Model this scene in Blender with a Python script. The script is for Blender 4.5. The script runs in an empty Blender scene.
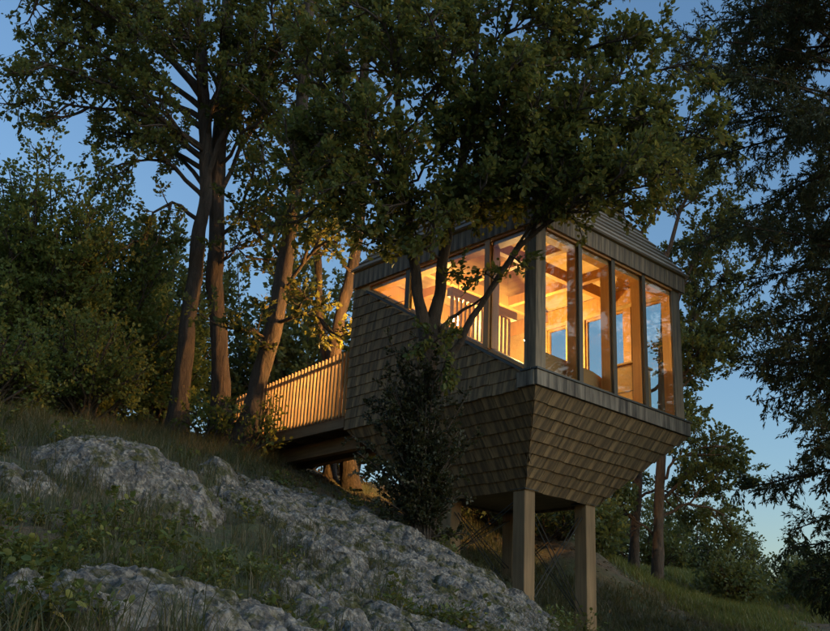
import bpy, math, random
import numpy as np
from mathutils import Vector, Matrix

# ------------------------------------------------------------------ camera, sky, light
SC = bpy.context.scene
COL = SC.collection
F_PX, CX, CY = 1029.5, 415.0, 315.5
PITCH, ROLL = math.radians(20.22), math.radians(2.765)
FW = np.array([0, math.cos(PITCH), math.sin(PITCH)])
_up = np.array([0, -math.sin(PITCH), math.cos(PITCH)]); _rt = np.array([1.0, 0, 0])
RT = math.cos(ROLL) * _rt + math.sin(ROLL) * _up
UP = math.cos(ROLL) * _up - math.sin(ROLL) * _rt

cam_data = bpy.data.cameras.new('camera')
cam_data.lens = 36.0 * F_PX / 830.0
cam_data.sensor_width = 36.0
cam_data.clip_end = 2000
cam = bpy.data.objects.new('camera', cam_data)
COL.objects.link(cam)
cam.matrix_world = Matrix(((RT[0], UP[0], -FW[0], 0), (RT[1], UP[1], -FW[1], 0), (RT[2], UP[2], -FW[2], 0), (0, 0, 0, 1)))
SC.camera = cam

SUN_EL, SUN_AZ = math.radians(-0.5), math.radians(112)       # the sun has just set, behind and to the right of the camera
world = bpy.data.worlds.new('World'); SC.world = world; world.use_nodes = True
wn = world.node_tree; bg = wn.nodes['Background']
sky = wn.nodes.new('ShaderNodeTexSky'); sky.sky_type = 'NISHITA'; sky.sun_disc = False
sky.sun_elevation = SUN_EL; sky.sun_rotation = SUN_AZ
sky.air_density = 1.0; sky.dust_density = 0.1; sky.ozone_density = 2.2; sky.altitude = 100
wb = wn.nodes.new('ShaderNodeMix'); wb.data_type = 'RGBA'; wb.blend_type = 'MULTIPLY'; wb.inputs[0].default_value = 1.0; wb.inputs[7].default_value = (0.88, 1.12, 1.10, 1)   # the camera's white balance
wn.links.new(sky.outputs[0], wb.inputs[6]); wn.links.new(wb.outputs[2], bg.inputs[0]); bg.inputs[1].default_value = 0.15

sun_data = bpy.data.lights.new('sun', 'SUN'); sun_data.energy = 0.165; sun_data.angle = math.radians(70); sun_data.color = (1.0, 0.88, 0.66)
sun = bpy.data.objects.new('sun', sun_data); COL.objects.link(sun)
_d = Vector((math.sin(SUN_AZ) * math.cos(0.5), math.cos(SUN_AZ) * math.cos(0.5), math.sin(0.5)))
sun.rotation_euler = _d.to_track_quat('Z', 'Y').to_euler()

SC.view_settings.view_transform = 'Standard'; SC.view_settings.look = 'None'
SC.view_settings.exposure = 3.4; SC.view_settings.gamma = 1.0; SC.view_settings.use_curve_mapping = False
SC.cycles.max_bounces = 8; SC.cycles.transparent_max_bounces = 12
SC.cycles.use_denoising = True
SC.cycles.sample_clamp_indirect = 4.0

# ------------------------------------------------------------------ helpers
def ray(x, y): return RT * (x - CX) / F_PX - UP * (y - CY) / F_PX + FW
def pt(x, y, dist):
    r = ray(x, y); return r * dist / r[1]
AZ = math.radians(47.76)
U = np.array([math.sin(AZ), math.cos(AZ), 0]); V = np.array([-math.cos(AZ), math.sin(AZ), 0]); W = np.array([0, 0, 1.0])
_r = ray(535.5, 384.8); CORNER = _r * 13.5 / math.hypot(_r[0], _r[1])
def cab(u, v, w): return CORNER + U * u + V * v + W * w
def cablocal(u, v, w): return np.array([u, v, w], float)

def hash3(ix, iy, iz, seed):
    h = (ix.astype(np.int64) * 374761393 + iy.astype(np.int64) * 668265263 + iz.astype(np.int64) * 2147483647 + seed * 974634777) & 0xffffffff
    h = ((h ^ (h >> 13)) * 1274126177) & 0xffffffff
    h = ((h ^ (h >> 16)) * 2246822519) & 0xffffffff
    return ((h ^ (h >> 15)) & 0xffffff) / float(0xffffff)
def vnoise(P, seed=0):
    f = np.floor(P); t = P - f; t = t * t * (3 - 2 * t); f = f.astype(np.int64); r = 0
    for a in (0, 1):
        wa = t[:, 0] if a else 1 - t[:, 0]
        for b in (0, 1):
            wb = t[:, 1] if b else 1 - t[:, 1]
            for c in (0, 1):
                wc = t[:, 2] if c else 1 - t[:, 2]
                r = r + wa * wb * wc * hash3(f[:, 0] + a, f[:, 1] + b, f[:, 2] + c, seed)
    return r * 2 - 1
def fbm(P, octv=4, seed=0, gain=.5, ridged=False):
    s = 0; a = 1.0
    for o in range(octv):
        n = vnoise(P * 2.03 ** o + 17.3 * o, seed + o)
        s = s + a * ((1 - 2 * np.abs(n)) if ridged else n); a *= gain
    return s
def worley(P, seed=0):
    f = np.floor(P).astype(np.int64); d1 = np.full(len(P), 9.0); d2 = d1.copy(); cid = np.zeros(len(P))
    for a in (-1, 0, 1):
        for b in (-1, 0, 1):
            for c in (-1, 0, 1):
                g = f + [a, b, c]
                q = np.stack([hash3(g[:, 0], g[:, 1], g[:, 2], seed + k) for k in (1, 2, 3)], 1) + g
                d = np.linalg.norm(q - P, axis=1); h = hash3(g[:, 0], g[:, 1], g[:, 2], seed + 9)
                m = d < d1
                d2 = np.where(m, d1, np.minimum(d2, d)); cid = np.where(m, h, cid); d1 = np.where(m, d, d1)
    return d1, d2, cid

# ------------------------------------------------------------------ materials
MATS = {}
def new_mat(name):
    m = bpy.data.materials.new(name); m.use_nodes = True; MATS[name] = m
    nt = m.node_tree; return m, nt, nt.nodes['Principled BSDF'], nt.nodes['Material Output']
def N(nt, t, **kw):
    n = nt.nodes.new(t)
    for k, v in kw.items():
        if hasattr(n, k): setattr(n, k, v)
        else: n.inputs[k].default_value = v
    return n
def ramp(nt, fac, stops):
    r = nt.nodes.new('ShaderNodeValToRGB'); nt.links.new(fac, r.inputs[0])
    e = r.color_ramp.elements
    while len(e) < len(stops): e.new(0.5)
    for el, (p, c) in zip(e, stops): el.position = p; el.color = (*c, 1)
    return r
def mixc(nt, fac, a, b, mode='MIX'):
    m = nt.nodes.new('ShaderNodeMix'); m.data_type = 'RGBA'; m.blend_type = mode
    for s, v in ((0, fac), (6, a), (7, b)):
        if isinstance(v, (int, float)): m.inputs[s].default_value = v
        elif isinstance(v, tuple): m.inputs[s].default_value = (*v, 1)
        else: nt.links.new(v, m.inputs[s])
    return m.outputs[2]

def wood(name, c1, c2, rough=0.75, axis=2, scale=1.0, stain=None, randomize=0.35, bump=0.25):
    """grain stretched along one axis of the object, each piece toned on its own"""
    m, nt, p, out = new_mat(name); L = nt.links
    tc = N(nt, 'ShaderNodeTexCoord'); oi = N(nt, 'ShaderNodeObjectInfo')
    mp = N(nt, 'ShaderNodeMapping'); s = [28 * scale] * 3; s[axis] = 1.6 * scale
    mp.inputs['Scale'].default_value = s
    L.new(tc.outputs['Object'], mp.inputs[0])
    addv = N(nt, 'ShaderNodeVectorMath', operation='ADD'); L.new(mp.outputs[0], addv.inputs[0])
    mul = N(nt, 'ShaderNodeMath', operation='MULTIPLY'); L.new(oi.outputs['Random'], mul.inputs[0]); mul.inputs[1].default_value = 57.0
    L.new(mul.outputs[0], addv.inputs[1])
    n1 = N(nt, 'ShaderNodeTexNoise', Scale=1.0, Detail=6.0, Roughness=0.65); L.new(addv.outputs[0], n1.inputs['Vector'])
    r = ramp(nt, n1.outputs[0], [(0.28, c1), (0.72, c2)])
    col = r.outputs[0]
    n2 = N(nt, 'ShaderNodeTexNoise', Scale=1.4 * scale, Detail=4.0); L.new(tc.outputs['Object'], n2.inputs['Vector'])
    r2 = ramp(nt, n2.outputs[0], [(0.3, (0.62, 0.62, 0.62)), (0.7, (1.15, 1.15, 1.15))])
    col = mixc(nt, 0.7, col, r2.outputs[0], 'MULTIPLY')
    rr = N(nt, 'ShaderNodeMapRange'); L.new(oi.outputs['Random'], rr.inputs[0])
    rr.inputs[3].default_value = 1 - randomize; rr.inputs[4].default_value = 1 + randomize * 0.6
    cv = N(nt, 'ShaderNodeCombineColor');
    for k in range(3): L.new(rr.outputs[0], cv.inputs[k])
    col = mixc(nt, 1.0, col, cv.outputs[0], 'MULTIPLY')
    if stain:
        mp2 = N(nt, 'ShaderNodeMapping'); mp2.inputs['Scale'].default_value = (9, 9, 0.6); L.new(tc.outputs['Object'], mp2.inputs[0])
        n3 = N(nt, 'ShaderNodeTexNoise', Scale=1.0, Detail=5.0, Roughness=0.7); L.new(mp2.outputs[0], n3.inputs['Vector'])
        r3 = ramp(nt, n3.outputs[0], [(0.42, (0, 0, 0)), (0.62, (1, 1, 1))])
        col = mixc(nt, r3.outputs[0], col, stain)
    L.new(col, p.inputs['Base Color']); p.inputs['Roughness'].default_value = rough
    b = N(nt, 'ShaderNodeBump', Strength=bump, Distance=0.01); L.new(n1.outputs[0], b.inputs['Height']); L.new(b.outputs[0], p.inputs['Normal'])
    return m
wood('shingle_wood', (0.17, 0.118, 0.058), (0.35, 0.25, 0.13), 0.85, axis=2, randomize=0.26, stain=(0.085, 0.065, 0.04))
wood('roof_wood', (0.16, 0.15, 0.13), (0.32, 0.30, 0.26), 0.85, axis=0, randomize=0.3)
wood('grey_wood', (0.145, 0.12, 0.082), (0.29, 0.245, 0.175), 0.85, axis=2, randomize=0.25, stain=(0.07, 0.065, 0.055))
wood('belt_wood', (0.13, 0.118, 0.095), (0.28, 0.255, 0.205), 0.85, axis=2, randomize=0.15, stain=(0.03, 0.028, 0.026))
wood('post_wood', (0.17, 0.115, 0.06), (0.34, 0.235, 0.125), 0.8, axis=2, randomize=0.2, scale=0.7)
wood('pine_wood', (0.36, 0.175, 0.052), (0.52, 0.27, 0.092), 0.55, axis=2, randomize=0.12)
wood('pale_board', (0.36, 0.225, 0.085), (0.50, 0.335, 0.145), 0.6, axis=0, randomize=0.12)
wood('slat_wood', (0.26, 0.17, 0.08), (0.46, 0.31, 0.15), 0.7, axis=2, randomize=0.2)
wood('deck_wood', (0.14, 0.10, 0.06), (0.26, 0.19, 0.11), 0.85, axis=1, randomize=0.2)
wood('sofa_cloth', (0.30, 0.17, 0.07), (0.36, 0.21, 0.09), 0.9, axis=0, randomize=0.05)

m, nt, p, out = new_mat('dark_metal'); p.inputs['Base Color'].default_value = (0.05, 0.055, 0.055, 1); p.inputs['Metallic'].default_value = 0.6; p.inputs['Roughness'].default_value = 0.5
m, nt, p, out = new_mat('frame_metal'); p.inputs['Base Color'].default_value = (0.06, 0.055, 0.042, 1); p.inputs['Metallic'].default_value = 0.3; p.inputs['Roughness'].default_value = 0.55
m, nt, p, out = new_mat('glass')
nt.nodes.remove(p)
tr = N(nt, 'ShaderNodeBsdfTransparent'); tr.inputs[0].default_value = (0.93, 0.96, 0.95, 1)
gl = N(nt, 'ShaderNodeBsdfGlossy', Roughness=0.01); fr = N(nt, 'ShaderNodeFresnel', IOR=1.5)
gm = N(nt, 'ShaderNodeNewGeometry'); ior = N(nt, 'ShaderNodeMapRange'); nt.links.new(gm.outputs['Backfacing'], ior.inputs[0]); ior.inputs[3].default_value = 1.3; ior.inputs[4].default_value = 1 / 1.3
nt.links.new(ior.outputs[0], fr.inputs['IOR'])
ms = N(nt, 'ShaderNodeMixShader'); nt.links.new(fr.outputs[0], ms.inputs[0]); nt.links.new(tr.outputs[0], ms.inputs[1]); nt.links.new(gl.outputs[0], ms.inputs[2])
nt.links.new(ms.outputs[0], out.inputs[0])
def glow_mat(strength, tint):
    name = 'lamp_glow_%d' % len(MATS); m, nt, p, out = new_mat(name); p.inputs['Base Color'].default_value = (0.9, 0.8, 0.6, 1)
    p.inputs['Emission Color'].default_value = (*tint, 1); p.inputs['Emission Strength'].default_value = strength
    return name

def bark(name, c1, c2):
    m, nt, p, out = new_mat(name); L = nt.links
    tc = N(nt, 'ShaderNodeTexCoord'); mp = N(nt, 'ShaderNodeMapping'); mp.inputs['Scale'].default_value = (16, 16, 3.5); L.new(tc.outputs['Object'], mp.inputs[0])
    n1 = N(nt, 'ShaderNodeTexNoise', Scale=1.0, Detail=7.0, Roughness=0.7, Distortion=0.6); L.new(mp.outputs[0], n1.inputs['Vector'])
    r = ramp(nt, n1.outputs[0], [(0.3, c1), (0.7, c2)]); L.new(r.outputs[0], p.inputs['Base Color']); p.inputs['Roughness'].default_value = 0.9
    b = N(nt, 'ShaderNodeBump', Strength=1.0, Distance=0.09); L.new(n1.outputs[0], b.inputs['Height']); L.new(b.outputs[0], p.inputs['Normal'])
bark('oak_bark', (0.03, 0.023, 0.017), (0.11, 0.083, 0.06)); bark('spruce_bark', (0.04, 0.03, 0.024), (0.13, 0.095, 0.07))

def leafmat(name, stops, trans=0.35, rough=0.55):
    m, nt, p, out = new_mat(name); L = nt.links
    g = N(nt, 'ShaderNodeNewGeometry')
    r = ramp(nt, g.outputs['Random Per Island'], stops)
    L.new(r.outputs[0], p.inputs['Base Color']); p.inputs['Roughness'].default_value = rough; p.inputs['Specular IOR Level'].default_value = 0.3
    t = N(nt, 'ShaderNodeBsdfTranslucent'); bc = mixc(nt, 0.5, r.outputs[0], (0.26, 0.23, 0.045)); L.new(bc, t.inputs[0])
    ms = N(nt, 'ShaderNodeMixShader'); ms.inputs[0].default_value = trans
    L.new(p.outputs[0], ms.inputs[1]); L.new(t.outputs[0], ms.inputs[2]); L.new(ms.outputs[0], out.inputs[0])
leafmat('oak_leaf', [(0.0, (0.045, 0.08, 0.028)), (0.6, (0.08, 0.12, 0.036)), (0.93, (0.13, 0.14, 0.035)), (1.0, (0.19, 0.13, 0.035))], 0.5)
leafmat('hazel_leaf', [(0.0, (0.075, 0.125, 0.034)), (0.5, (0.11, 0.165, 0.045)), (1.0, (0.17, 0.195, 0.055))], 0.45)
leafmat('far_leaf', [(0.0, (0.045, 0.075, 0.035)), (0.6, (0.065, 0.105, 0.042)), (1.0, (0.095, 0.125, 0.045))], 0.4)
leafmat('needle', [(0.0, (0.022, 0.036, 0.018)), (0.7, (0.035, 0.052, 0.024)), (1.0, (0.055, 0.058, 0.026))], 0.15, 0.8)
leafmat('juniper', [(0.0, (0.014, 0.02, 0.009)), (0.8, (0.026, 0.032, 0.013)), (1.0, (0.05, 0.04, 0.02))], 0.12)
leafmat('herb_leaf', [(0.0, (0.05, 0.08, 0.022)), (0.6, (0.09, 0.12, 0.03)), (0.88, (0.17, 0.165, 0.035)), (1.0, (0.28, 0.19, 0.04))], 0.3)
leafmat('grass_blade', [(0.0, (0.035, 0.052, 0.024)), (0.5, (0.058, 0.072, 0.034)), (0.8, (0.10, 0.09, 0.05)), (1.0, (0.19, 0.155, 0.09))], 0.25)
leafmat('dead_leaf', [(0.0, (0.06, 0.04, 0.022)), (0.6, (0.14, 0.09, 0.045)), (1.0, (0.25, 0.17, 0.09))], 0.1)
leafmat('meadow_blade', [(0.0, (0.07, 0.11, 0.03)), (0.6, (0.11, 0.15, 0.045)), (1.0, (0.18, 0.17, 0.06))], 0.35)

m, nt, p, out = new_mat('soil'); L = nt.links
tc = N(nt, 'ShaderNodeTexCoord')
n1 = N(nt, 'ShaderNodeTexNoise', Scale=0.9, Detail=8.0, Roughness=0.7); L.new(tc.outputs['Object'], n1.inputs['Vector'])
n2 = N(nt, 'ShaderNodeTexNoise', Scale=14.0, Detail=6.0, Roughness=0.7); L.new(tc.outputs['Object'], n2.inputs['Vector'])
ra = ramp(nt, n2.outputs[0], [(0.3, (0.035, 0.026, 0.016)), (0.7, (0.12, 0.09, 0.055))])
rb = ramp(nt, n2.outputs[0], [(0.3, (0.025, 0.035, 0.014)), (0.7, (0.06, 0.075, 0.03))])
rm = ramp(nt, n1.outputs[0], [(0.42, (0, 0, 0)), (0.58, (1, 1, 1))])
L.new(mixc(nt, rm.outputs[0], ra.outputs[0], rb.outputs[0]), p.inputs['Base Color']); p.inputs['Roughness'].default_value = 0.95
b = N(nt, 'ShaderNodeBump', Strength=0.8, Distance=0.05); L.new(n2.outputs[0], b.inputs['Height']); L.new(b.outputs[0], p.inputs['Normal'])

m, nt, p, out = new_mat('lichen_rock'); L = nt.links
tc = N(nt, 'ShaderNodeTexCoord')
n1 = N(nt, 'ShaderNodeTexNoise', Scale=11.0, Detail=9.0, Roughness=0.72); L.new(tc.outputs['Object'], n1.inputs['Vector'])
n2 = N(nt, 'ShaderNodeTexNoise', Scale=8.5, Detail=9.0, Roughness=0.78, Distortion=0.6); L.new(tc.outputs['Object'], n2.inputs['Vector'])
n3 = N(nt, 'ShaderNodeTexNoise', Scale=3.6, Detail=8.0, Roughness=0.7); 
mp = N(nt, 'ShaderNodeMapping'); mp.inputs['Location'].default_value = (7, 3, 1); L.new(tc.outputs['Object'], mp.inputs[0]); L.new(mp.outputs[0], n3.inputs['Vector'])
vo = N(nt, 'ShaderNodeTexVoronoi', Scale=26.0); L.new(tc.outputs['Object'], vo.inputs['Vector'])
base = ramp(nt, n1.outputs[0], [(0.3, (0.035, 0.034, 0.03)), (0.5, (0.10, 0.097, 0.09)), (0.7, (0.2, 0.195, 0.18))])
lic = ramp(nt, n1.outputs[0], [(0.32, (0.09, 0.082, 0.068)), (0.68, (0.35, 0.335, 0.295))])
lm = ramp(nt, n2.outputs[0], [(0.49, (0, 0, 0)), (0.54, (1, 1, 1))])
c = mixc(nt, lm.outputs[0], base.outputs[0], lic.outputs[0])
mm = ramp(nt, n3.outputs[0], [(0.51, (0, 0, 0)), (0.585, (1, 1, 1))])
mo = ramp(nt, n1.outputs[0], [(0.3, (0.025, 0.03, 0.01)), (0.7, (0.085, 0.085, 0.025))])
c = mixc(nt, mm.outputs[0], c, mo.outputs[0])
L.new(c, p.inputs['Base Color']); p.inputs['Roughness'].default_value = 0.95
hb = N(nt, 'ShaderNodeMath', operation='ADD'); L.new(n1.outputs[0], hb.inputs[0]); L.new(vo.outputs[0], hb.inputs[1])
b = N(nt, 'ShaderNodeBump', Strength=0.9, Distance=0.04); L.new(hb.outputs[0], b.inputs['Height']); L.new(b.outputs[0], p.inputs['Normal'])

# ------------------------------------------------------------------ objects
def tag(o, label=None, cat=None, group=None, kind=None):
    for k, v in (('label', label), ('category', cat), ('group', group), ('kind', kind)):
        if v: o[k] = v
    return o
def empty(name, loc=(0, 0, 0), mat=None, parent=None):
    o = bpy.data.objects.new(name, None); COL.objects.link(o); o.empty_display_size = 0.2
    if mat is not None: o.matrix_world = mat
    else: o.location = loc
    if parent: o.parent = parent
    return o
def link(name, me, matname, parent=None, loc=None):
    if matname and not me.materials: me.materials.append(MATS[matname])
    o = bpy.data.objects.new(name, me); COL.objects.link(o)
    if parent: o.parent = parent
    if loc is not None: o.location = loc
    return o
def np_mesh(name, verts, faces, smooth=False):
    """verts (n,3), faces (m,k) with one k"""
    me = bpy.data.meshes.new(name); verts = np.asarray(verts, np.float32); faces = np.asarray(faces, np.int32)
    n, k = faces.shape
    me.vertices.add(len(verts)); me.vertices.foreach_set('co', verts.ravel())
    me.loops.add(n * k); me.loops.foreach_set('vertex_index', faces.ravel())
    me.polygons.add(n); me.polygons.foreach_set('loop_start', np.arange(0, n * k, k, dtype=np.int32))
    if smooth: me.polygons.foreach_set('use_smooth', np.ones(n, bool))
    me.update(calc_edges=True); return me
BOXF = [(0, 3, 2, 1), (4, 5, 6, 7), (0, 1, 5, 4), (1, 2, 6, 5), (2, 3, 7, 6), (3, 0, 4, 7)]
class MB:
    def __init__(s): s.v = []; s.f = []
    def hexa(s, c8):
        n = len(s.v); s.v += [tuple(map(float, q)) for q in c8]; s.f += [tuple(i + n for i in q) for q in BOXF]; return s
    def box(s, a, b):
        (x0, y0, z0), (x1, y1, z1) = [min(i, j) for i, j in zip(a, b)], [max(i, j) for i, j in zip(a, b)]
        return s.hexa([(x0, y0, z0), (x1, y0, z0), (x1, y1, z0), (x0, y1, z0), (x0, y0, z1), (x1, y0, z1), (x1, y1, z1), (x0, y1, z1)])
    def poly(s, pts, thick, n):
        """flat polygon extruded along n by thick"""
        k0 = len(s.v); k = len(pts); n = np.array(n, float) * thick
        s.v += [tuple(map(float, q)) for q in pts] + [tuple(np.array(q) + n) for q in pts]
        s.f += [tuple(range(k0 + k - 1, k0 - 1, -1)), tuple(range(k0 + k, k0 + 2 * k))]
        for i in range(k):
            j = (i + 1) % k; s.f.append((k0 + i, k0 + j, k0 + k + j, k0 + k + i))
        return s
    def tube(s, path, rad, sides=6):
        n0 = len(s.v); V_, F_ = tube_arrays(np.array(path, float), np.full(len(path), rad) if np.isscalar(rad) else np.array(rad), sides)
        s.v += [tuple(q) for q in V_]; s.f += [tuple(int(i) + n0 for i in q) for q in F_]; 
        s.f.append(tuple(n0 + i for i in range(sides))[::-1]); e = n0 + len(V_) - sides; s.f.append(tuple(e + i for i in range(sides)))
        return s
    def build(s, name, mat, parent=None, bevel=0.0):
        v = np.array(s.v); c = (v.max(0) + v.min(0)) / 2
        me = bpy.data.meshes.new(name); me.from_pydata([tuple(q - c) for q in v], [], s.f); me.update()
        o = link(name, me, mat, parent, tuple(c))
        if bevel:
            bv = o.modifiers.new('bevel', 'BEVEL'); bv.width = bevel; bv.segments = 2; bv.limit_method = 'ANGLE'
        return o
def tube_arrays(P, R, sides):
    n = len(P); T = np.gradient(P, axis=0); T /= np.linalg.norm(T, axis=1)[:, None] + 1e-9
    ref = np.array([0.31, 0.87, 0.38]) if abs(T[0] @ np.array([0.31, 0.87, 0.38])) < .9 else np.array([1.0, 0, 0])
    A = np.cross(T, ref); A /= np.linalg.norm(A, axis=1)[:, None] + 1e-9; B = np.cross(T, A)
    th = np.arange(sides) * 2 * np.pi / sides
    Vt = P[:, None, :] + R[:, None, None] * (np.cos(th)[None, :, None] * A[:, None, :] + np.sin(th)[None, :, None] * B[:, None, :])
    i = np.arange(n - 1)[:, None] * sides; j = np.arange(sides)[None, :]; j2 = (j + 1) % sides
    Fc = np.stack([i + j, i + j2, i + sides + j2, i + sides + j], -1).reshape(-1, 4)
    return Vt.reshape(-1, 3), Fc
def tubes_mesh(name, polys, sides=6):
    Vs = []; Fs = []; n = 0
    for P, R in polys:
        v, f = tube_arrays(np.array(P), np.array(R), sides); Vs.append(v); Fs.append(f + n); n += len(v)
    return np_mesh(name, np.concatenate(Vs), np.concatenate(Fs), True)

# ------------------------------------------------------------------ terrain
CTRL = [(0, 631, 4.6), (100, 631, 4.9), (200, 631, 5.6), (300, 631, 6.4), (400, 631, 7.4), (500, 631, 8.9), (590, 633, 10.8), (0, 560, 6.2), (100, 560, 6.6), (200, 560, 7.6),
        (300, 560, 9.0), (400, 570, 10.0), (0, 500, 8.0), (110, 500, 8.3), (200, 505, 10.0), (300, 510, 12.3), (0, 440, 11), (0, 395, 14.5), (70, 440, 10.6), (130, 455, 10.6), (190, 462, 12.5), (110, 432, 13.5),
        (170, 438, 16.5), (250, 458, 16.2), (330, 486, 14.6), (400, 512, 13.2), (440, 538, 12.5), (480, 565, 12), (520, 594, 11.4), (222, 443, 18), (175, 435, 18.2),
        (345, 487, 17.8), (380, 492, 17.5), (0, 375, 18), (635, 582, 25), (660, 588, 24), (700, 574, 27.5), (760, 588, 27), (830, 606, 26), (830, 634, 20), (700, 610, 20), (640, 634, 17),
        (545, 520, 21), (480, 535, 19.5), (610, 560, 22), (560, 580, 19), (750, 640, 17)]
ctrl = [tuple(pt(*c) - np.array([0, 0, 0.22 if 300 <= c[0] <= 590 and c[2] < 15 else 0.08])) for c in CTRL]
def pz(u, v, z): q = cab(u, v, 0); return (q[0], q[1], z)
ctrl += [pz(1.1, 1.15, 1.0), pz(2.5, 1.15, 0.95), pz(1.1, 2.62, 1.75), pz(2.5, 2.62, 1.7), pz(0.2, 2.0, 1.7), pz(1.8, 0.2, 0.55)]
ctrl += [(0, 0, -1.65), (-4, 0, -0.9), (4, 0, -2.3), (0, 2.4, -0.75), (-4, 3, 0.35), (4, 4, -1.7), (5, 9, -0.6), (8, 14, 0.1), (-9, 9, 3.0), (-12, 16, 6.0), (-9, 22, 6.2), (-2, 24, 4.6), (3, 30, 4.2), (9, 34, 3.0), (14, 32, 2.0),
         (16, 24, 0.8), (14, 12, -1.6), (-16, 4, 4.0), (-14, 28, 8.0), (-3, 34, 6.0)]
ctrl = np.array(ctrl)
def _phi(r): return np.where(r > 1e-6, r * r * np.log(r + 1e-9), 0.0)
_n = len(ctrl); _A = np.zeros((_n + 3, _n + 3))
_A[:_n, :_n] = _phi(np.linalg.norm(ctrl[:, None, :2] - ctrl[None, :, :2], axis=2)) + np.eye(_n) * 0.25
_A[:_n, _n:] = np.c_[np.ones(_n), ctrl[:, :2]]; _A[_n:, :_n] = _A[:_n, _n:].T
_w = np.linalg.solve(_A, np.r_[ctrl[:, 2], 0, 0, 0])
def height_base(x, y):
    s = np.shape(x); x = np.ravel(np.asarray(x, float)); y = np.ravel(np.asarray(y, float))
    xc = np.clip(x, -18, 18); yc = np.clip(y, -2, 36)
    z = np.empty(len(x))
    for a in range(0, len(x), 20000):
        q = np.c_[xc[a:a + 20000], yc[a:a + 20000]]
        z[a:a + 20000] = _phi(np.linalg.norm(q[:, None, :] - ctrl[None, :, :2], axis=2)) @ _w[:_n] + _w[_n] + q @ _w[_n + 1:]
    far = np.hypot(x - xc, y - yc)
    z = z - (z + 3.0) * (1 - np.exp(-far / 45.0))         # the hill sinks to the valley floor far away
    return z.reshape(s)
def height(x, y):
    z = height_base(x, y); x = np.asarray(x, float); y = np.asarray(y, float); s = x.shape
    P = np.c_[x.ravel(), y.ravel(), np.zeros(x.size)]
    return z + (0.10 * fbm(P * 0.9, 3, 5) + 0.045 * fbm(P * 4.0, 3, 11)).reshape(s)
def axis_pts(lo, hi, fine, far, step):
    a = np.arange(lo, hi + 1e-6, step); k = np.arange(1, 26)
    ex = far * (k / 25.0) ** 2.4 + k * step
    return np.r_[(lo - ex)[::-1], a, hi + ex]
gx = axis_pts(-9, 15, 0, 260, 0.12); gy = axis_pts(2.5, 31, 0, 260, 0.12)
X, Y = np.meshgrid(gx, gy)
Z = height(X, Y)
nx, ny = len(gx), len(gy)
idx = np.arange(nx * ny).reshape(ny, nx)
quads = np.stack([idx[:-1, :-1], idx[:-1, 1:], idx[1:, 1:], idx[1:, :-1]], -1).reshape(-1, 4)
ground = link('ground', np_mesh('ground', np.c_[X.ravel(), Y.ravel(), Z.ravel()], quads, True), 'soil'); tag(ground, kind='structure')

ROCKS = []
def rock(cx_, cy_, rx, ry, rot, hgt, step, seed, label, tilt=0.0, sharp=2.2, crag=1.0, thick=0.25):
    """outcrop: a craggy shell that rises out of the slope"""
    n = int(max(rx, ry) * 2.6 / step); g = np.linspace(-1.3, 1.3, n); A, B = np.meshgrid(g * rx, g * ry); c, s = math.cos(rot), math.sin(rot)
    x = cx_ + c * A - s * B; y = cy_ + s * A + c * B
    P = np.c_[x.ravel(), y.ravel(), np.zeros(x.size)]
    r = np.sqrt((A / rx) ** 2 + (B / ry) ** 2).ravel() + 0.16 * fbm(P * 1.3, 3, seed)
    prof = 1 - np.clip(r, 0, 1.4) ** sharp
    z0 = height_base(x, y).ravel()
    P3 = np.c_[x.ravel(), y.ravel(), z0]
    d1, d2, cid = worley(P3 * np.array([1.1, 1.9, 1.6]) + 0.3 * np.c_[fbm(P3 * 2, 2, 1), fbm(P3 * 2, 2, 2), fbm(P3 * 2, 2, 3)], seed)
    e1, e2, eid = worley(P3 * 6.0 + 0.3 * np.c_[fbm(P3 * 5, 2, 4), fbm(P3 * 5, 2, 5), fbm(P3 * 5, 2, 6)], seed + 3)
    crack = np.clip((d2 - d1) / 0.16, 0, 1); crack2 = np.clip((e2 - e1) / 0.25, 0, 1)
    dz = hgt * prof + crag * (0.08 * (cid - .5) - 0.07 * (1 - crack) + 0.02 * (eid - .5) - 0.012 * (1 - crack2) + 0.035 * fbm(P3 * 2, 3, seed + 5) + 0.022 * fbm(P3 * 11, 4, seed + 6, ridged=True) - 0.07 * np.clip(fbm(P3 * 7 + 3, 3, seed + 7) - .2, 0, .5))
    dz = np.where(r > 1, dz - (r - 1) * 1.2, dz)
    z = z0 + dz + 0.075 * np.clip((1.05 - r) * 6, -1, 1)
    jx = 0.05 * crag * fbm(P3 * 7 + 9, 3, seed + 8); jy = 0.05 * crag * fbm(P3 * 7 + 31, 3, seed + 9)
    v = np.c_[x.ravel() + jx, y.ravel() + jy, z]
    i = np.arange(n * n).reshape(n, n); q = np.stack([i[:-1, :-1], i[:-1, 1:], i[1:, 1:], i[1:, :-1]], -1).reshape(-1, 4)
    keep = (r[q] < 1.28).all(1); q = q[keep]
    used = np.unique(q); mp_ = np.full(n * n, -1); mp_[used] = np.arange(len(used))
    ctr = np.array([cx_, cy_, float(height_base(np.array([cx_]), np.array([cy_]))[0])])
    o = link('rock_outcrop', np_mesh('rock_outcrop', v[used] - ctr, mp_[q], True), 'lichen_rock', None, tuple(ctr))
    tag(o, label, 'rock', 'lichen covered rocks on the slope'); ROCKS.append((cx_, cy_, rx, ry, rot, seed))
    return o
def on_rock(x, y, margin=0.95):
    m_ = np.zeros(len(x), bool)
    P = np.c_[x, y, np.zeros(len(x))]
    for cx_, cy_, rx, ry, rot, seed in ROCKS:
        c, s = math.cos(rot), math.sin(rot); a = c * (x - cx_) + s * (y - cy_); b_ = -s * (x - cx_) + c * (y - cy_)
        m_ |= (np.sqrt((a / rx) ** 2 + (b_ / ry) ** 2) + 0.16 * fbm(P * 1.3, 3, seed)) < margin
    return m_
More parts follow.
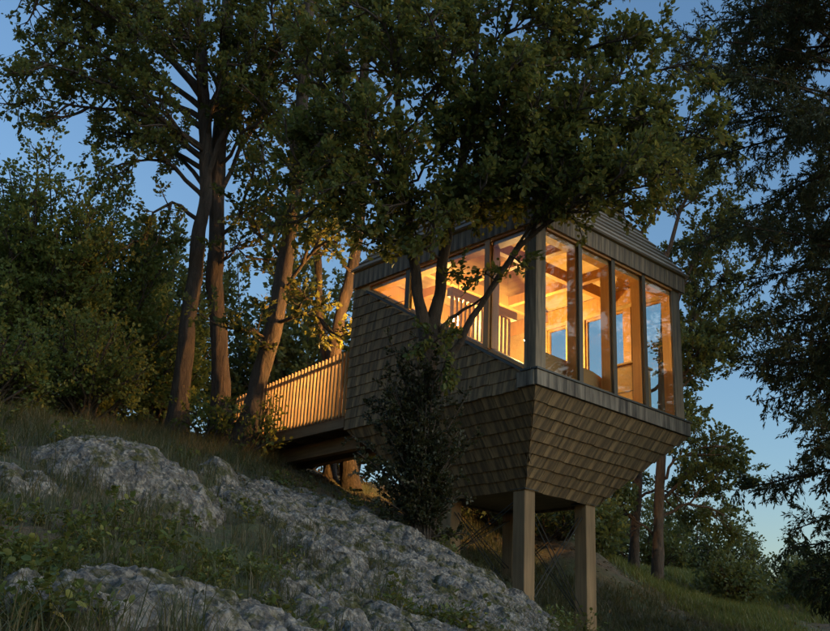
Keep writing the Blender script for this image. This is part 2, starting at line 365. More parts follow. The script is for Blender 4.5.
a, b_ = pt(135, 470, 10.0)[:2]; rock(a, b_, 0.92, 0.72, 0.1, 0.24, 0.016, 3, 'grey domed outcrop speckled with lichen, rising out of grass left of the walkway trees')
a, b_ = pt(216, 482, 12.2)[:2]; rock(a, b_, 0.30, 0.28, 0.4, 0.22, 0.014, 8, 'small rounded boulder in the grass below the walkway end')
p0 = pt(300, 485, 13.6); p1 = pt(575, 628, 10.2)
rock((p0[0] + p1[0]) / 2 - 0.4, (p0[1] + p1[1]) / 2 - 0.55, 3.0, 1.75, math.atan2(p1[1] - p0[1], p1[0] - p0[0]), 0.15, 0.024, 14, 'long pitted lichen grey ridge sloping down in front of the timber posts', sharp=4)
a, b_ = pt(235, 620, 6.3)[:2]; rock(a, b_, 0.95, 0.6, 0.3, 0.12, 0.017, 21, 'flat pale slab with dark moss cushions among low herbs', sharp=4)
a, b_ = pt(10, 498, 8.6)[:2]; rock(a, b_, 0.40, 0.28, 0.2, 0.08, 0.014, 27, 'partly overgrown grey rock beside tall grass on the open slope')
a, b_ = pt(75, 600, 5.5)[:2]; rock(a, b_, 0.55, 0.34, 0.5, 0.07, 0.012, 33, 'low broken stones poking through leafy herbs')
a, b_ = pt(420, 622, 7.9)[:2]; rock(a, b_, 1.2, 0.75, -0.2, 0.12, 0.02, 39, 'low rock shelf below the long lichen ridge', sharp=3.5)

# ------------------------------------------------------------------ cabin (local axes: x along the glazed front, y along the side wall, z up)
CABROT = Matrix.Rotation(math.radians(90) - AZ, 4, 'Z')
def cab_empty(name, u, v, w):
    q = cab(u, v, w); return empty(name, mat=Matrix.Translation(Vector(q)) @ CABROT)
rng = np.random.default_rng(4)
LU, LV, HT, HB = 3.62, 4.04, 2.43, -1.13
cabin = cab_empty('treetop_cabin', 0, 0, 0)
tag(cabin, 'shingled timber treetop cabin on posts with glowing windows and an inverted pyramid base', 'cabin')

def clad(parent, name, O, ex, up, T, xl, xr, rowh, avg, mat, ztop=None, single=False, thick=(0.012, 0.016), whole=False, jit=0.006):
    """overlapping shingles (or whole boards) on a sloping face; ex runs to the right seen from outside"""
    O = np.array(O, float); ex = np.array(ex, float); up = np.array(up, float); Yv = np.cross(up, ex); made = []; joined = MB()
    nrow = int(round(T / rowh)); rowh = T / nrow
    for k in range(nrow):
        t0, t1 = k * rowh, (k + 1) * rowh
        lo, hi = min(xl(t0), xl(t1)), max(xr(t0), xr(t1))
        cuts = [lo]
        if not whole:
            x = lo + rng.uniform(0.3, 1.0) * avg
            while x < hi - 0.06: cuts.append(x); x += avg * rng.uniform(0.55, 1.45)
        cuts.append(hi)
        for a, b in zip(cuts[:-1], cuts[1:]):
            g = 0.0 if whole else 0.003
            a0, b0 = max(a + g, xl(t0)), min(b - g, xr(t0)); a1, b1 = max(a + g, xl(t1)), min(b - g, xr(t1))
            if b0 <= a0 and b1 <= a1: continue
            if b0 <= a0: a0 = b0 = (a1 if a1 > xr(t0) else b1); 
            if b1 <= a1: a1 = b1 = (a0 if a0 > xr(t1) else b0)
            ov = min(0.03, rowh * 0.2) if k < nrow - 1 else 0
            d = rng.uniform(-jit, jit); bt = t0 + d - 0.004
            tl, tr_ = t1 + ov, t1 + ov
            if ztop is not None:
                tl = min(tl, ztop(a1)); tr_ = min(tr_, ztop(b1))
                if max(tl, tr_) - bt < 0.025: continue
                tl = max(tl, bt + 0.004); tr_ = max(tr_, bt + 0.004)
            y1 = thick[0]; y2 = thick[0] + thick[1] + rng.uniform(0, .008)
            c = np.array([(a0 + b0 + a1 + b1) / 4, 0, (bt + max(tl, tr_)) / 2])
            loc = [(a0, -y1, bt), (b0, -y1, bt), (b0, -y2, bt), (a0, -y2, bt), (a1, 0.0, tl), (b1, 0.0, tr_), (b1, -y1, tr_), (a1, -y1, tl)]
            loc = [np.array(q) - c for q in loc]
            pos = O + ex * c[0] + up * c[2]
            if single:
                joined.hexa([pos + ex * q[0] + Yv * q[1] + up * q[2] for q in [loc[i] for i in (3, 2, 1, 0, 7, 6, 5, 4)]])
            else:
                loc = [loc[i] for i in (3, 2, 1, 0, 7, 6, 5, 4)]
                me = bpy.data.meshes.new(name); me.from_pydata([tuple(q) for q in loc], [], BOXF); me.update()
                o = link(name, me, mat, parent)
                M = Matrix((tuple(ex) + (pos[0],), tuple(Yv) + (pos[1],), tuple(up) + (pos[2],), (0, 0, 0, 1)))
                M = Matrix([[ex[i], Yv[i], up[i], pos[i]] for i in range(3)] + [[0, 0, 0, 1]])
                o.matrix_local = M; made.append(o)
    if single: return joined
    return made

# hopper: inverted pyramid under the floor
B0, B1, B2, B3 = 1.0, 2.64, 1.05, 2.78         # u and v limits of its foot
top4 = [(0, 0, 0), (LU + .03, 0, 0), (LU + .03, LV, 0), (0, LV, 0)]; bot4 = [(B0, B2, HB), (B1, B2, HB), (B1, B3, HB), (B0, B3, HB)]
hb_ = MB().hexa([np.array(q) + (0, 0, 0.02) for q in bot4] + [np.array(q) for q in top4])
hopper = hb_.build('hopper', 'deck_wood', cabin)
SH = []
def nrm(v): v = np.array(v, float); return v / np.linalg.norm(v)
T1 = math.hypot(B2, HB)
SH += clad(cabin, 'shingle', (0, B2, HB), (1, 0, 0), nrm((0, -B2, -HB)), T1, lambda t: B0 * (1 - t / T1) - .014, lambda t: .01 + B1 + (LU + .04 - B1) * t / T1, T1 / 8, 0.255, 'shingle_wood')
n_front = len(SH)
T2 = math.hypot(B0, HB)
left_hopper = clad(cabin, 'shingle', (B0, LV, HB), (0, -1, 0), nrm((-B0, 0, -HB)), T2, lambda t: (LV - B3) * (1 - t / T2), lambda t: .014 + LV - B2 * (1 - t / T2), T2 / 8, 0.27, 'shingle_wood')
SH += left_hopper
far = clad(cabin, 'shingle_cladding', (B1, 0, HB), (0, 1, 0), nrm((LU - B1, 0, -HB)), math.hypot(LU - B1, HB), lambda t: B2 * (1 - t / 1.5), lambda t: B3 + (LV - B3) * t / 1.5, 0.19, 0.21, None, single=True)
j2 = clad(cabin, 'shingle_cladding', (LU, B3, HB), (-1, 0, 0), nrm((0, LV - B3, -HB)), math.hypot(LV - B3, HB), lambda t: (LU - B1) * (1 - t / 1.7), lambda t: LU - B0 * (1 - t / 1.7), 0.19, 0.21, None, single=True)
n0 = len(far.v); far.v += j2.v; far.f += [tuple(i + n0 for i in q) for q in j2.f]
# side wall below the sloping window
def sill(v): return 0.27 + (v - 0.21) * (2.31 - 0.27) / (3.66 - 0.21)
wallbk = MB().poly([(0.004, LV, 0), (0.004, 0.02, 0), (0.004, 0.02, 0.18), (0.004, 0.21, sill(.21) - .02), (0.004, 3.66, sill(3.66) - .02), (0.004, 3.66, HT), (0.004, LV, HT)], 0.12, (1, 0, 0)).build('side_wall', 'pale_board', cabin)
SH += clad(cabin, 'shingle', (0, LV + .015, -0.02), (0, -1, 0), (0, 0, 1), HT + .02, lambda t: 0.0, lambda t: LV + .015 - (0.28 if t < 0.24 else 0.2), 0.172, 0.32, 'shingle_wood',
           ztop=lambda x: (HT if LV - x > 3.68 else sill(LV - x) - 0.045))
print('shingles', len(SH))
# entrance side and its cladding
far_w = clad(cabin, 'shingle_cladding', (LU, LV, 0), (-1, 0, 0), (0, 0, 1), HT, lambda t: 0, lambda t: LU - 1.2, 0.172, 0.21, None, single=True)
n0 = len(far.v); far.v += far_w.v; far.f += [tuple(i + n0 for i in q) for q in far_w.f]
tag(far.build('shingle_cladding', 'shingle_wood', cabin), kind='stuff')
MB().box((0.13, LV - .14, 0.2), (LU - .13, LV - .004, HT)).build('entrance_wall', 'pale_board', cabin)
door = MB().box((0.22, LV + .002, 0.28), (1.12, LV + .05, 2.25)).build('door', 'pine_wood', cabin, 0.004)
MB().tube([(1.0 - .67, .05, -.05), (1.0 - .67, .09, -.05), (1.0 - .67, .09, .12), (1.0 - .67, .05, .12)], 0.012).build('handle', 'dark_metal', door)
# belt under the front windows, with its drip ledge
b = MB().box((-0.03, -0.055, 0.0), (LU + .07, -0.004, 0.215)).build('belt_board', 'belt_wood', cabin, 0.003)
MB().box((-0.055, -0.003, 0.0), (-0.004, 0.30, 0.215)).build('belt_board', 'belt_wood', cabin, 0.003)
MB().box((LU + .004, -0.003, 0.0), (LU + .065, LV, 0.215)).build('belt_board', 'belt_wood', cabin, 0.003)
MB().box((-0.05, -0.075, 0.218), (LU + .085, 0.03, 0.245)).build('drip_ledge', 'dark_metal', cabin)
MB().box((-0.075, 0.033, 0.218), (0.03, 0.22, 0.245)).build('drip_ledge', 'dark_metal', cabin)
MB().box((0.14, 0.2, 0.02), (LU - .02, LV - .15, 0.2)).build('floor', 'pine_wood', cabin)
# corner posts
MB().box((0.0, 0.0, 0.248), (0.215, 0.215, HT)).build('corner_post', 'grey_wood', cabin, 0.006)
MB().box((LU - .24, 0.0, 0.248), (LU, 0.2, HT)).build('corner_post', 'grey_wood', cabin, 0.006)
# front windows: outer metal caps, deep pine frames behind the panes
edges = [0.215, 0.975, 1.785, 2.58, LU - .24]
for i, (a, c) in enumerate(zip(edges[:-1], edges[1:])):
    a2 = a + (0.043 if i else 0.0); c2 = c - (0.043 if i < 3 else 0.0)
    fr_ = MB().box((a2 - (.041 if i else 0), 0.03, 0.25), (a2 + 0.012, 0.19, HT - .02)).box((c2 - 0.012, 0.03, 0.25), (c2 + (.041 if i < 3 else 0), 0.19, HT - .02))
    fr_.box((a2 + .012, 0.03, HT - .11), (c2 - .012, 0.188, HT - .02)).box((a2 + .012, 0.03, 0.25), (c2 - .012, 0.188, 0.30))
    w_ = fr_.build('window', 'pine_wood', cabin); org = np.array(w_.location)
    g = MB().box((a2 + .006, 0.012, 0.26), (c2 - .006, 0.024, HT - .03)).build('pane', 'glass', w_); g.location = Vector(np.array(g.location) - org)
    if i: MB().box((a - 0.043, -0.025, 0.248), (a + 0.043, 0.010, HT - .004)).build('mullion', 'frame_metal', cabin)
MB().box((0.215, -0.02, HT - .035), (LU - .24, 0.01, HT - .004)).build('head_trim', 'pine_wood', cabin)
# side windows above the sloping sill
vm = [0.215, 0.93, 2.68, 3.62]
for i, (a, c) in enumerate(zip(vm[:-1], vm[1:])):
    a2 = a + (0.05 if i else 0); c2 = c - (0.05 if i < 2 else 0)
    za, zc = sill(a2), sill(c2)
    fr_ = MB()
    top = HT - .02
    fr_.poly([(0.03, a2, za), (0.03, c2, zc), (0.03, c2, min(zc + .06, top)), (0.03, a2, za + .06)], 0.16, (1, 0, 0))
    fr_.box((0.03, a2, top - .08), (0.188, c2, top))
    if i < 2: fr_.poly([(0.031, c2 - .012, zc + .06), (0.031, c2 + .05, zc + .06), (0.031, c2 + .05, top - .08), (0.031, c2 - .012, top - .08)], 0.155, (1, 0, 0))
    if i: fr_.poly([(0.031, a2 - .05, za + .06), (0.031, a2 + .012, za + .06), (0.031, a2 + .012, top - .08), (0.031, a2 - .05, top - .08)], 0.155, (1, 0, 0))
    w_ = fr_.build('window', 'pine_wood', cabin); org = np.array(w_.location)
    g = MB().poly([(0.012, a2, za + .02), (0.012, c2, zc + .02), (0.012, c2, top - .01), (0.012, a2, top - .01)], 0.012, (1, 0, 0)).build('pane', 'glass', w_); g.location = Vector(np.array(g.location) - org)
    if i: MB().poly([(-0.03, a - .05, sill(a) + .01), (-0.03, a + .05, sill(a) + .05), (-0.03, a + .05, HT - .004), (-0.03, a - .05, HT - .004)], 0.04, (1, 0, 0)).build('mullion', 'frame_metal' if i == 2 else 'pine_wood', cabin)
MB().poly([(-0.045, 0.2, sill(.2) - .05), (-0.045, 3.70, sill(3.70) - .05), (-0.045, 3.70, sill(3.70) - .005), (-0.045, 0.2, sill(.2) - .005)], 0.075, (1, 0, 0)).build('sloping_sill', 'dark_metal', cabin)
MB().poly([(-0.02, 0.22, sill(.22)), (-0.02, 3.64, sill(3.64)), (-0.02, 3.64, sill(3.64) + .03), (-0.02, 0.22, sill(.22) + .03)], 0.028, (1, 0, 0)).build('sill_trim', 'pine_wood', cabin)
MB().box((-0.02, 0.22, HT - .035), (0.01, 3.64, HT - .004)).build('head_trim', 'pine_wood', cabin)
# far side: posts and panes that show the sky through the room
fv = [(0.2, 0.66), (0.88, 1.04), (1.30, 1.50), (1.86, 2.28), (2.72, LV - .14)]
MB().box((LU - .14, 0.2, 2.36), (LU - .004, LV - .142, HT)).build('far_wall_head', 'pale_board', cabin)
MB().box((LU - .14, 0.2, 0.2), (LU - .004, LV - .142, 0.34)).build('far_wall_base', 'pale_board', cabin)
for (a, c) in fv: 
    if a > 0.3: MB().box((LU - .14, a, 0.34), (LU - .004, c, 2.36)).build('far_wall_post', 'pale_board' if c - a > .3 else 'pine_wood', cabin)
for (a, c) in zip([0.2, 1.04, 1.5, 2.28], [0.88, 1.30, 1.86, 2.72]):
    fr_ = MB().box((LU - .10, a, 0.345), (LU - .05, a + .03, 2.355)).box((LU - .10, c - .03, 0.345), (LU - .05, c, 2.355)).box((LU - .10, a + .03, 2.32), (LU - .05, c - .03, 2.355)).box((LU - .10, a + .03, 0.345), (LU - .05, c - .03, 0.39))
    w_ = fr_.build('window', 'pine_wood', cabin); org = np.array(w_.location)
    g = MB().box((LU - .08, a + .02, 0.37), (LU - .07, c - .02, 2.335)).build('pane', 'glass', w_); g.location = Vector(np.array(g.location) - org)
# fascia boards under the eaves
def fascia(horizontal, a, c, plane):
    x = a
    while x < c - 0.03:
        e = min(x + rng.uniform(.11, .16), c); y = rng.uniform(0, .006)
        if horizontal: MB().box((x + .0015, plane - .03 - y, HT), (e - .0015, plane, 2.70)).build('fascia_board', 'grey_wood', cabin)
        else: MB().box((plane - .03 - y, x + .0015, HT), (plane, e - .0015, 2.70)).build('fascia_board', 'grey_wood', cabin)
        x = e
fascia(True, -0.065, LU + .07, -0.03); fascia(False, -0.028, LV, -0.03)
MB().box((-0.027, -0.027, HT + .003), (LU, 0.19, 2.70)).build('top_beam', 'pine_wood', cabin)
MB().box((-0.027, 0.193, HT + .003), (0.19, LV, 2.70)).build('top_beam', 'pine_wood', cabin)
MB().box((LU - .14, 0.193, HT + .003), (LU + .03, LV, 2.70)).build('top_beam', 'pine_wood', cabin)
MB().box((0.193, LV - .14, HT + .003), (LU - .143, LV, 2.70)).build('top_beam', 'pine_wood', cabin)
# steep pyramid roof laid in board courses
E0, E1, G0, G1, EW, AH = -0.09, LU + .13, -0.09, LV + .0, 2.71, 3.0
ap = ((E0 + E1) / 2, (G0 + G1) / 2, EW + AH)
base4 = [(E0, G0, EW), (E1, G0, EW), (E1, G1, EW), (E0, G1, EW)]
rf = MB(); k = 0
ins = [(E0 + .2, G0 + .2, EW), (E1 - .2, G0 + .2, EW), (E1 - .2, G1 - .2, EW), (E0 + .2, G1 - .2, EW)]; api = (ap[0], ap[1], ap[2] - .32)
me = bpy.data.meshes.new('roof'); c0 = np.array((ap[0], ap[1], EW))
me.from_pydata([tuple(np.array(q) - c0) for q in base4 + [ap] + ins + [api]], [], [(0, 1, 4), (1, 2, 4), (2, 3, 4), (3, 0, 4), (6, 5, 9), (7, 6, 9), (8, 7, 9), (5, 8, 9), (1, 0, 5, 6), (2, 1, 6, 7), (3, 2, 7, 8), (0, 3, 8, 5)])
me.update(); roof = link('roof', me, 'pale_board', cabin, tuple(c0))
def roof_face(p0_, p1_, single=False):
    p0_ = np.array(p0_); p1_ = np.array(p1_); ex = nrm(p1_ - p0_); Lb = np.linalg.norm(p1_ - p0_); mid = (p0_ + p1_) / 2; up = np.array(ap) - mid
    T = np.linalg.norm(up); up = up / T
    return clad(roof, 'roof_board', p0_ - c0, ex, up, T, lambda t: Lb / 2 * t / T, lambda t: Lb - Lb / 2 * t / T, 0.165, 1.0, 'roof_wood', whole=True, thick=(0.014, 0.03), jit=0.004, single=single)
roof_face(base4[0], base4[1]); roof_face(base4[3], base4[0])
ra_ = roof_face(base4[1], base4[2], True); rb_ = roof_face(base4[2], base4[3], True)
n0 = len(ra_.v); ra_.v += rb_.v; ra_.f += [tuple(i + n0 for i in q) for q in rb_.f]
tag(ra_.build('roof_cladding', 'roof_wood', roof), kind='stuff')
def ceil_face(p0_, p1_):
    p0_ = np.array(p0_); p1_ = np.array(p1_); ex = nrm(p1_ - p0_); Lb = np.linalg.norm(p1_ - p0_); up = np.array(api) - (p0_ + p1_) / 2; T = np.linalg.norm(up); up = up / T
    clad(roof, 'ceiling_board', p0_ - c0, ex, up, T, lambda t: Lb / 2 * t / T, lambda t: Lb - Lb / 2 * t / T, 0.125, 1.0, 'pale_board', whole=True, thick=(0.004, 0.010), jit=0.001)
ceil_face(ins[2], ins[1]); ceil_face(ins[3], ins[2])
# tie beams inside
for v_ in (1.25, 2.75): MB().box((0.02, v_ - .05, 2.5), (LU - .02, v_ + .05, 2.69)).build('tie_beam', 'pine_wood', cabin)
for u_ in (1.2, 2.45): MB().box((u_ - .05, 0.02, 2.515), (u_ + .05, LV - .02, 2.675)).build('tie_beam', 'pine_wood', cabin)
# support posts and steel cross bracing
PP = [(1.11, 1.16), (2.53, 1.16), (1.11, 2.66), (2.53, 2.66)]
def gz(u, v): q = cab(u, v, 0); return float(height(np.array([q[0]]), np.array([q[1]]))[0]) - CORNER[2]
for (u_, v_) in PP:
    g0 = gz(u_, v_) - 0.25
    o = MB().box((u_ - .115, v_ - .115, g0), (u_ + .115, v_ + .115, HB + .012)).build('support_post', 'post_wood', cabin, 0.012)
for (u_, v_) in PP: MB().box((u_ - .15, v_ - .15, HB - .012), (u_ + .15, v_ + .15, HB + .004)).build('post_plate', 'dark_metal', cabin)
def rod(a, b):
    o = MB().tube([a, b], 0.008).build('brace_rod', 'dark_metal', cabin)
for (i, j) in ((0, 1), (0, 2), (2, 3), (1, 3)):
    (u0, v0), (u1, v1) = PP[i], PP[j]
    for s in (0.04, -0.04):
        du, dv = (0, s) if i + j in (1, 5) else (s, 0)
        za, zb = gz(u0, v0) + .15, gz(u1, v1) + .15
        rod((u0 + du, v0 + dv, HB - .08), (u1 + du, v1 + dv, zb)); rod((u1 + du, v1 + dv, HB - .08), (u0 + du, v0 + dv, za))

# ------------------------------------------------------------------ inside the cabin
def in_cab(name, off, label, cat, group=None):
    o = cab_empty(name, *off); tag(o, label, cat, group); return o
sofa = in_cab('bench', (1.1, 0.5, 0.2), 'brown upholstered bench with rounded end behind the front windows', 'bench')
MB().box((-.85, -.2, 0), (.85, .28, 0.24)).build('seat', 'sofa_cloth', sofa, 0.03)
bk = [(-.85, -.24, 0.0), (.92, -.24, 0.0), (.92, -.24, .18), (.84, -.24, .32), (.7, -.24, .39), (.5, -.24, .43), (-.85, -.24, .46)]
MB().poly(bk, 0.10, (0, 1, 0)).build('backrest', 'sofa_cloth', sofa)
scr = in_cab('slatted_screen', (1.05, 2.05, 0.2), 'pale slatted screen with a thick top beam standing inside the cabin', 'screen')
for k in range(15): MB().box((-.70 + k * .095, -.02, 0), (-.655 + k * .095, .02, 1.70)).build('slat', 'pale_board', scr)
MB().box((-.75, -.07, 1.703), (.78, .05, 1.85)).build('top_beam', 'pale_board', scr, 0.005)
def lamp(name, off, label, energy, rad=0.06, cord=0.0, cat='lamp', group=None, tint=(1.0, 0.64, 0.21)):
    r_ = in_cab(name, off, label, cat, group)
    th = np.linspace(0, np.pi, 9); prof = [(rad * math.sin(t), -rad * math.cos(t)) for t in th]
    vs = []; fs = []; n = 14
    for (r0, z0) in prof:
        for q in range(n): vs.append((max(r0, .001) * math.cos(q * 2 * math.pi / n), max(r0, .001) * math.sin(q * 2 * math.pi / n), z0))
    for a in range(len(prof) - 1):
        for q in range(n): fs.append((a * n + q, a * n + (q + 1) % n, (a + 1) * n + (q + 1) % n, (a + 1) * n + q))
    link('globe', np_mesh('globe', vs, fs, True), glow_mat(energy / (4 * math.pi ** 2 * rad ** 2), tint), r_)
    if cord > 0: MB().tube([(0, 0, rad), (0, 0, rad + cord)], 0.006).build('cord', 'dark_metal', r_)
    else: MB().box((-.04, .0, -.02), (.04, -cord, .02)).build('bracket', 'dark_metal', r_)
    return r_
LAMP_E = 25.0
lamp('pendant_lamp', (0.85, 2.4, 1.72), 'glowing globe lamp hanging behind the slatted screen', LAMP_E * 0.85, 0.07, 0.75)
lamp('pendant_lamp', (2.35, 2.2, 1.75), 'glowing globe lamp hanging over the middle of the room', LAMP_E * 1.0, 0.06, 0.75)
lamp('wall_lantern', (1.35, LV + .16, 2.0), 'small globe lantern on the wall beside the entrance door', LAMP_E * 4.4, 0.06, -0.13, tint=(1.0, 0.50, 0.14))
shade = in_cab('storage_chest', (3.1, 0.62, 0.2), 'rounded pale wooden cabinet standing by the far corner window', 'cabinet')
n = 16; vs = []; fs = []
MB().box((-.25, -.2, 0.0), (.25, .2, 0.9)).build('carcass', 'pale_board', shade, 0.02)
MB().box((-.28, -.23, 0.903), (.28, .23, 0.94)).build('cabinet_top', 'pale_board', shade, 0.01)
MB().box((-.255, -.205, .45), (-.252, .195, .46)).build('door_gap', 'dark_metal', shade)

# ------------------------------------------------------------------ walkway
walk = cab_empty('walkway', 0.6, LV, 0.0); tag(walk, 'timber walkway with glowing slatted railing running from the cabin to the slope', 'walkway')
WL = 3.3
for k in range(int(WL / .145)):
    MB().box((-.6, 0.07 + k * .145, .25), (.62, 0.07 + k * .145 + .138, .285)).build('deck_plank', 'deck_wood', walk)
MB().box((-.6, .06, .03), (-.54, WL, .247)).build('rim_joist', 'deck_wood', walk); MB().box((.56, .06, .03), (.62, WL, .247)).build('rim_joist', 'deck_wood', walk)
MB().box((-.2, .10, -.22), (-.06, WL + .1, .027)).build('girder', 'deck_wood', walk); MB().box((.22, .10, -.22), (.36, WL + .1, .027)).build('girder', 'deck_wood', walk)
for k in range(5): MB().box((-.537, .2 + k * .72, .06), (.557, .25 + k * .72, .244)).build('joist', 'deck_wood', walk)
ns = 35
for side, x0 in ((0, -.655), (1, .625)):
    for k in range(ns):
        y_ = .03 + k * (WL - .06) / (ns - 1); hgt = 1.32 - 0.16 * max(0, (y_ - .3)) / 2.1 * (1 if side == 0 else 0.3); hgt = max(hgt, 1.06)
        MB().box((x0, y_, .20), (x0 + .04, y_ + .03, hgt)).build('railing_slat', 'slat_wood', walk)
    MB().hexa([(x0 + .042, .03, 1.20), (x0 + .075, .03, 1.20), (x0 + .075, WL, 1.0), (x0 + .042, WL, 1.0), (x0 + .042, .03, 1.25), (x0 + .075, .03, 1.25), (x0 + .075, WL, 1.05), (x0 + .042, WL, 1.05)]).build('handrail', 'slat_wood', walk)

# ------------------------------------------------------------------ vegetation
def smooth_path(P, n):
    P = np.array(P, float); d = np.r_[0, np.cumsum(np.linalg.norm(np.diff(P, axis=0), axis=1))]; t = np.linspace(0, d[-1], n)
    # Catmull-Rom through the points
    out = []
    for x in t:
        i = min(max(np.searchsorted(d, x, 'right') - 1, 0), len(P) - 2); h = (x - d[i]) / (d[i + 1] - d[i] + 1e-9)
        p0, p1, p2, p3 = P[max(i - 1, 0)], P[i], P[i + 1], P[min(i + 2, len(P) - 1)]
        out.append(0.5 * (2 * p1 + (p2 - p0) * h + (2 * p0 - 5 * p1 + 4 * p2 - p3) * h ** 2 + (3 * p1 - p0 - 3 * p2 + p3) * h ** 3))
    return np.array(out)
def unit(v): return v / (np.linalg.norm(v) + 1e-9)
def wander(rg, p, d, length, n, wob, lift):
    P = [np.array(p)]; d = unit(d); st = length / (n - 1)
    for _ in range(n - 1):
        d = unit(d + rg.normal(0, wob, 3) + np.array([0, 0, lift])); P.append(P[-1] + d * st)
    return np.array(P)
def sub_branches(rg, P, per_m, length, t0, spread, wob, lift, nseg, end_scale=0.55):
    seg = np.linalg.norm(np.diff(P, axis=0), axis=1); L_ = seg.sum(); cum = np.r_[0, np.cumsum(seg)]
    n = max(1, int(L_ * (1 - t0) * per_m + rg.random())); out = []
    for k in range(n):
        t = t0 + (1 - t0) * (k + rg.random()) / n; x = t * L_; i = min(np.searchsorted(cum, x, 'right') - 1, len(P) - 2)
        q = P[i] + (P[i + 1] - P[i]) * (x - cum[i]) / (seg[i] + 1e-9); T_ = unit(P[i + 1] - P[i])
        side = unit(np.cross(T_, rg.normal(0, 1, 3))); a = spread * rg.uniform(.6, 1.3)
        d = T_ * math.cos(a) + side * math.sin(a)
        out.append(wander(rg, q, d, length * rg.uniform(.55, 1.3) * (1 - (1 - end_scale) * t), nseg, wob, lift))
    return out
LEAF_SHAPES = {
    'oval': (np.array([[0, 0, 0], [.30, .30, .03], [.0, .38, -.04], [-.30, .30, .03], [.26, .72, .02], [-.26, .72, .02], [0, 1, -.08]]), [(0, 1, 2), (0, 2, 3), (1, 4, 2), (2, 4, 6), (2, 6, 5), (2, 5, 3)]),
    'lobed': (np.array([[0, 0, 0], [.33, .42, .05], [.22, .78, .0], [0, 1, -.08], [-.24, .74, .0], [-.33, .38, .05]]), [(0, 1, 3), (1, 2, 3), (0, 3, 5), (3, 4, 5)]),
    'small': (np.array([[0, 0, 0], [.36, .5, .05], [0, 1, -.06], [-.36, .5, .05]]), [(0, 1, 2), (0, 2, 3)]),
    'needle': (np.array([[0, 0, 0], [.15, .45, .02], [0, 1, -.05], [-.15, .45, .02]]), [(0, 1, 2), (0, 2, 3)]),
}
def leaves_mesh(name, rg, pos, dirs, size, shape='oval', flat=0.6, droop=0.0):
    """one small folded face set for every leaf, spread round its twig"""
    n = len(pos); shp, fc = LEAF_SHAPES[shape]
    d = dirs + rg.normal(0, .55, (n, 3)); d[:, 2] -= droop; d /= np.linalg.norm(d, axis=1)[:, None] + 1e-9
    nrm_ = rg.normal(0, 1, (n, 3)); nrm_[:, 2] += flat * 2.2
    x = np.cross(d, nrm_); x /= np.linalg.norm(x, axis=1)[:, None] + 1e-9; z = np.cross(x, d)
    s = size * rg.uniform(.5, 1.4, n)
    Vt = pos[:, None, :] + s[:, None, None] * (shp[None, :, 0, None] * x[:, None, :] + shp[None, :, 1, None] * d[:, None, :] + shp[None, :, 2, None] * z[:, None, :])
    k = len(shp); Fc = (np.arange(n) * k)[:, None, None] + np.array(fc)[None]
    return np_mesh(name, Vt.reshape(-1, 3), Fc.reshape(-1, 3))
def leaf_points(rg, polys, per_m, t0=0.2, scatter=0.03):
    pos = []; dr = []
    for P in polys:
        seg = np.diff(P, axis=0); L_ = np.linalg.norm(seg, axis=1).sum(); n = max(2, int(L_ * per_m + rg.random()))
        t = t0 + (1 - t0) * rg.random(n); t[0] = 1.0; f = t * (len(P) - 1); i = np.minimum(f.astype(int), len(P) - 2)
        pos.append(P[i] + seg[i] * (f - i)[:, None]); dr.append(seg[i] / (np.linalg.norm(seg[i], axis=1)[:, None] + 1e-9))
    pos = np.concatenate(pos); dr = np.concatenate(dr)
    return pos + rg.normal(0, scatter, pos.shape), dr

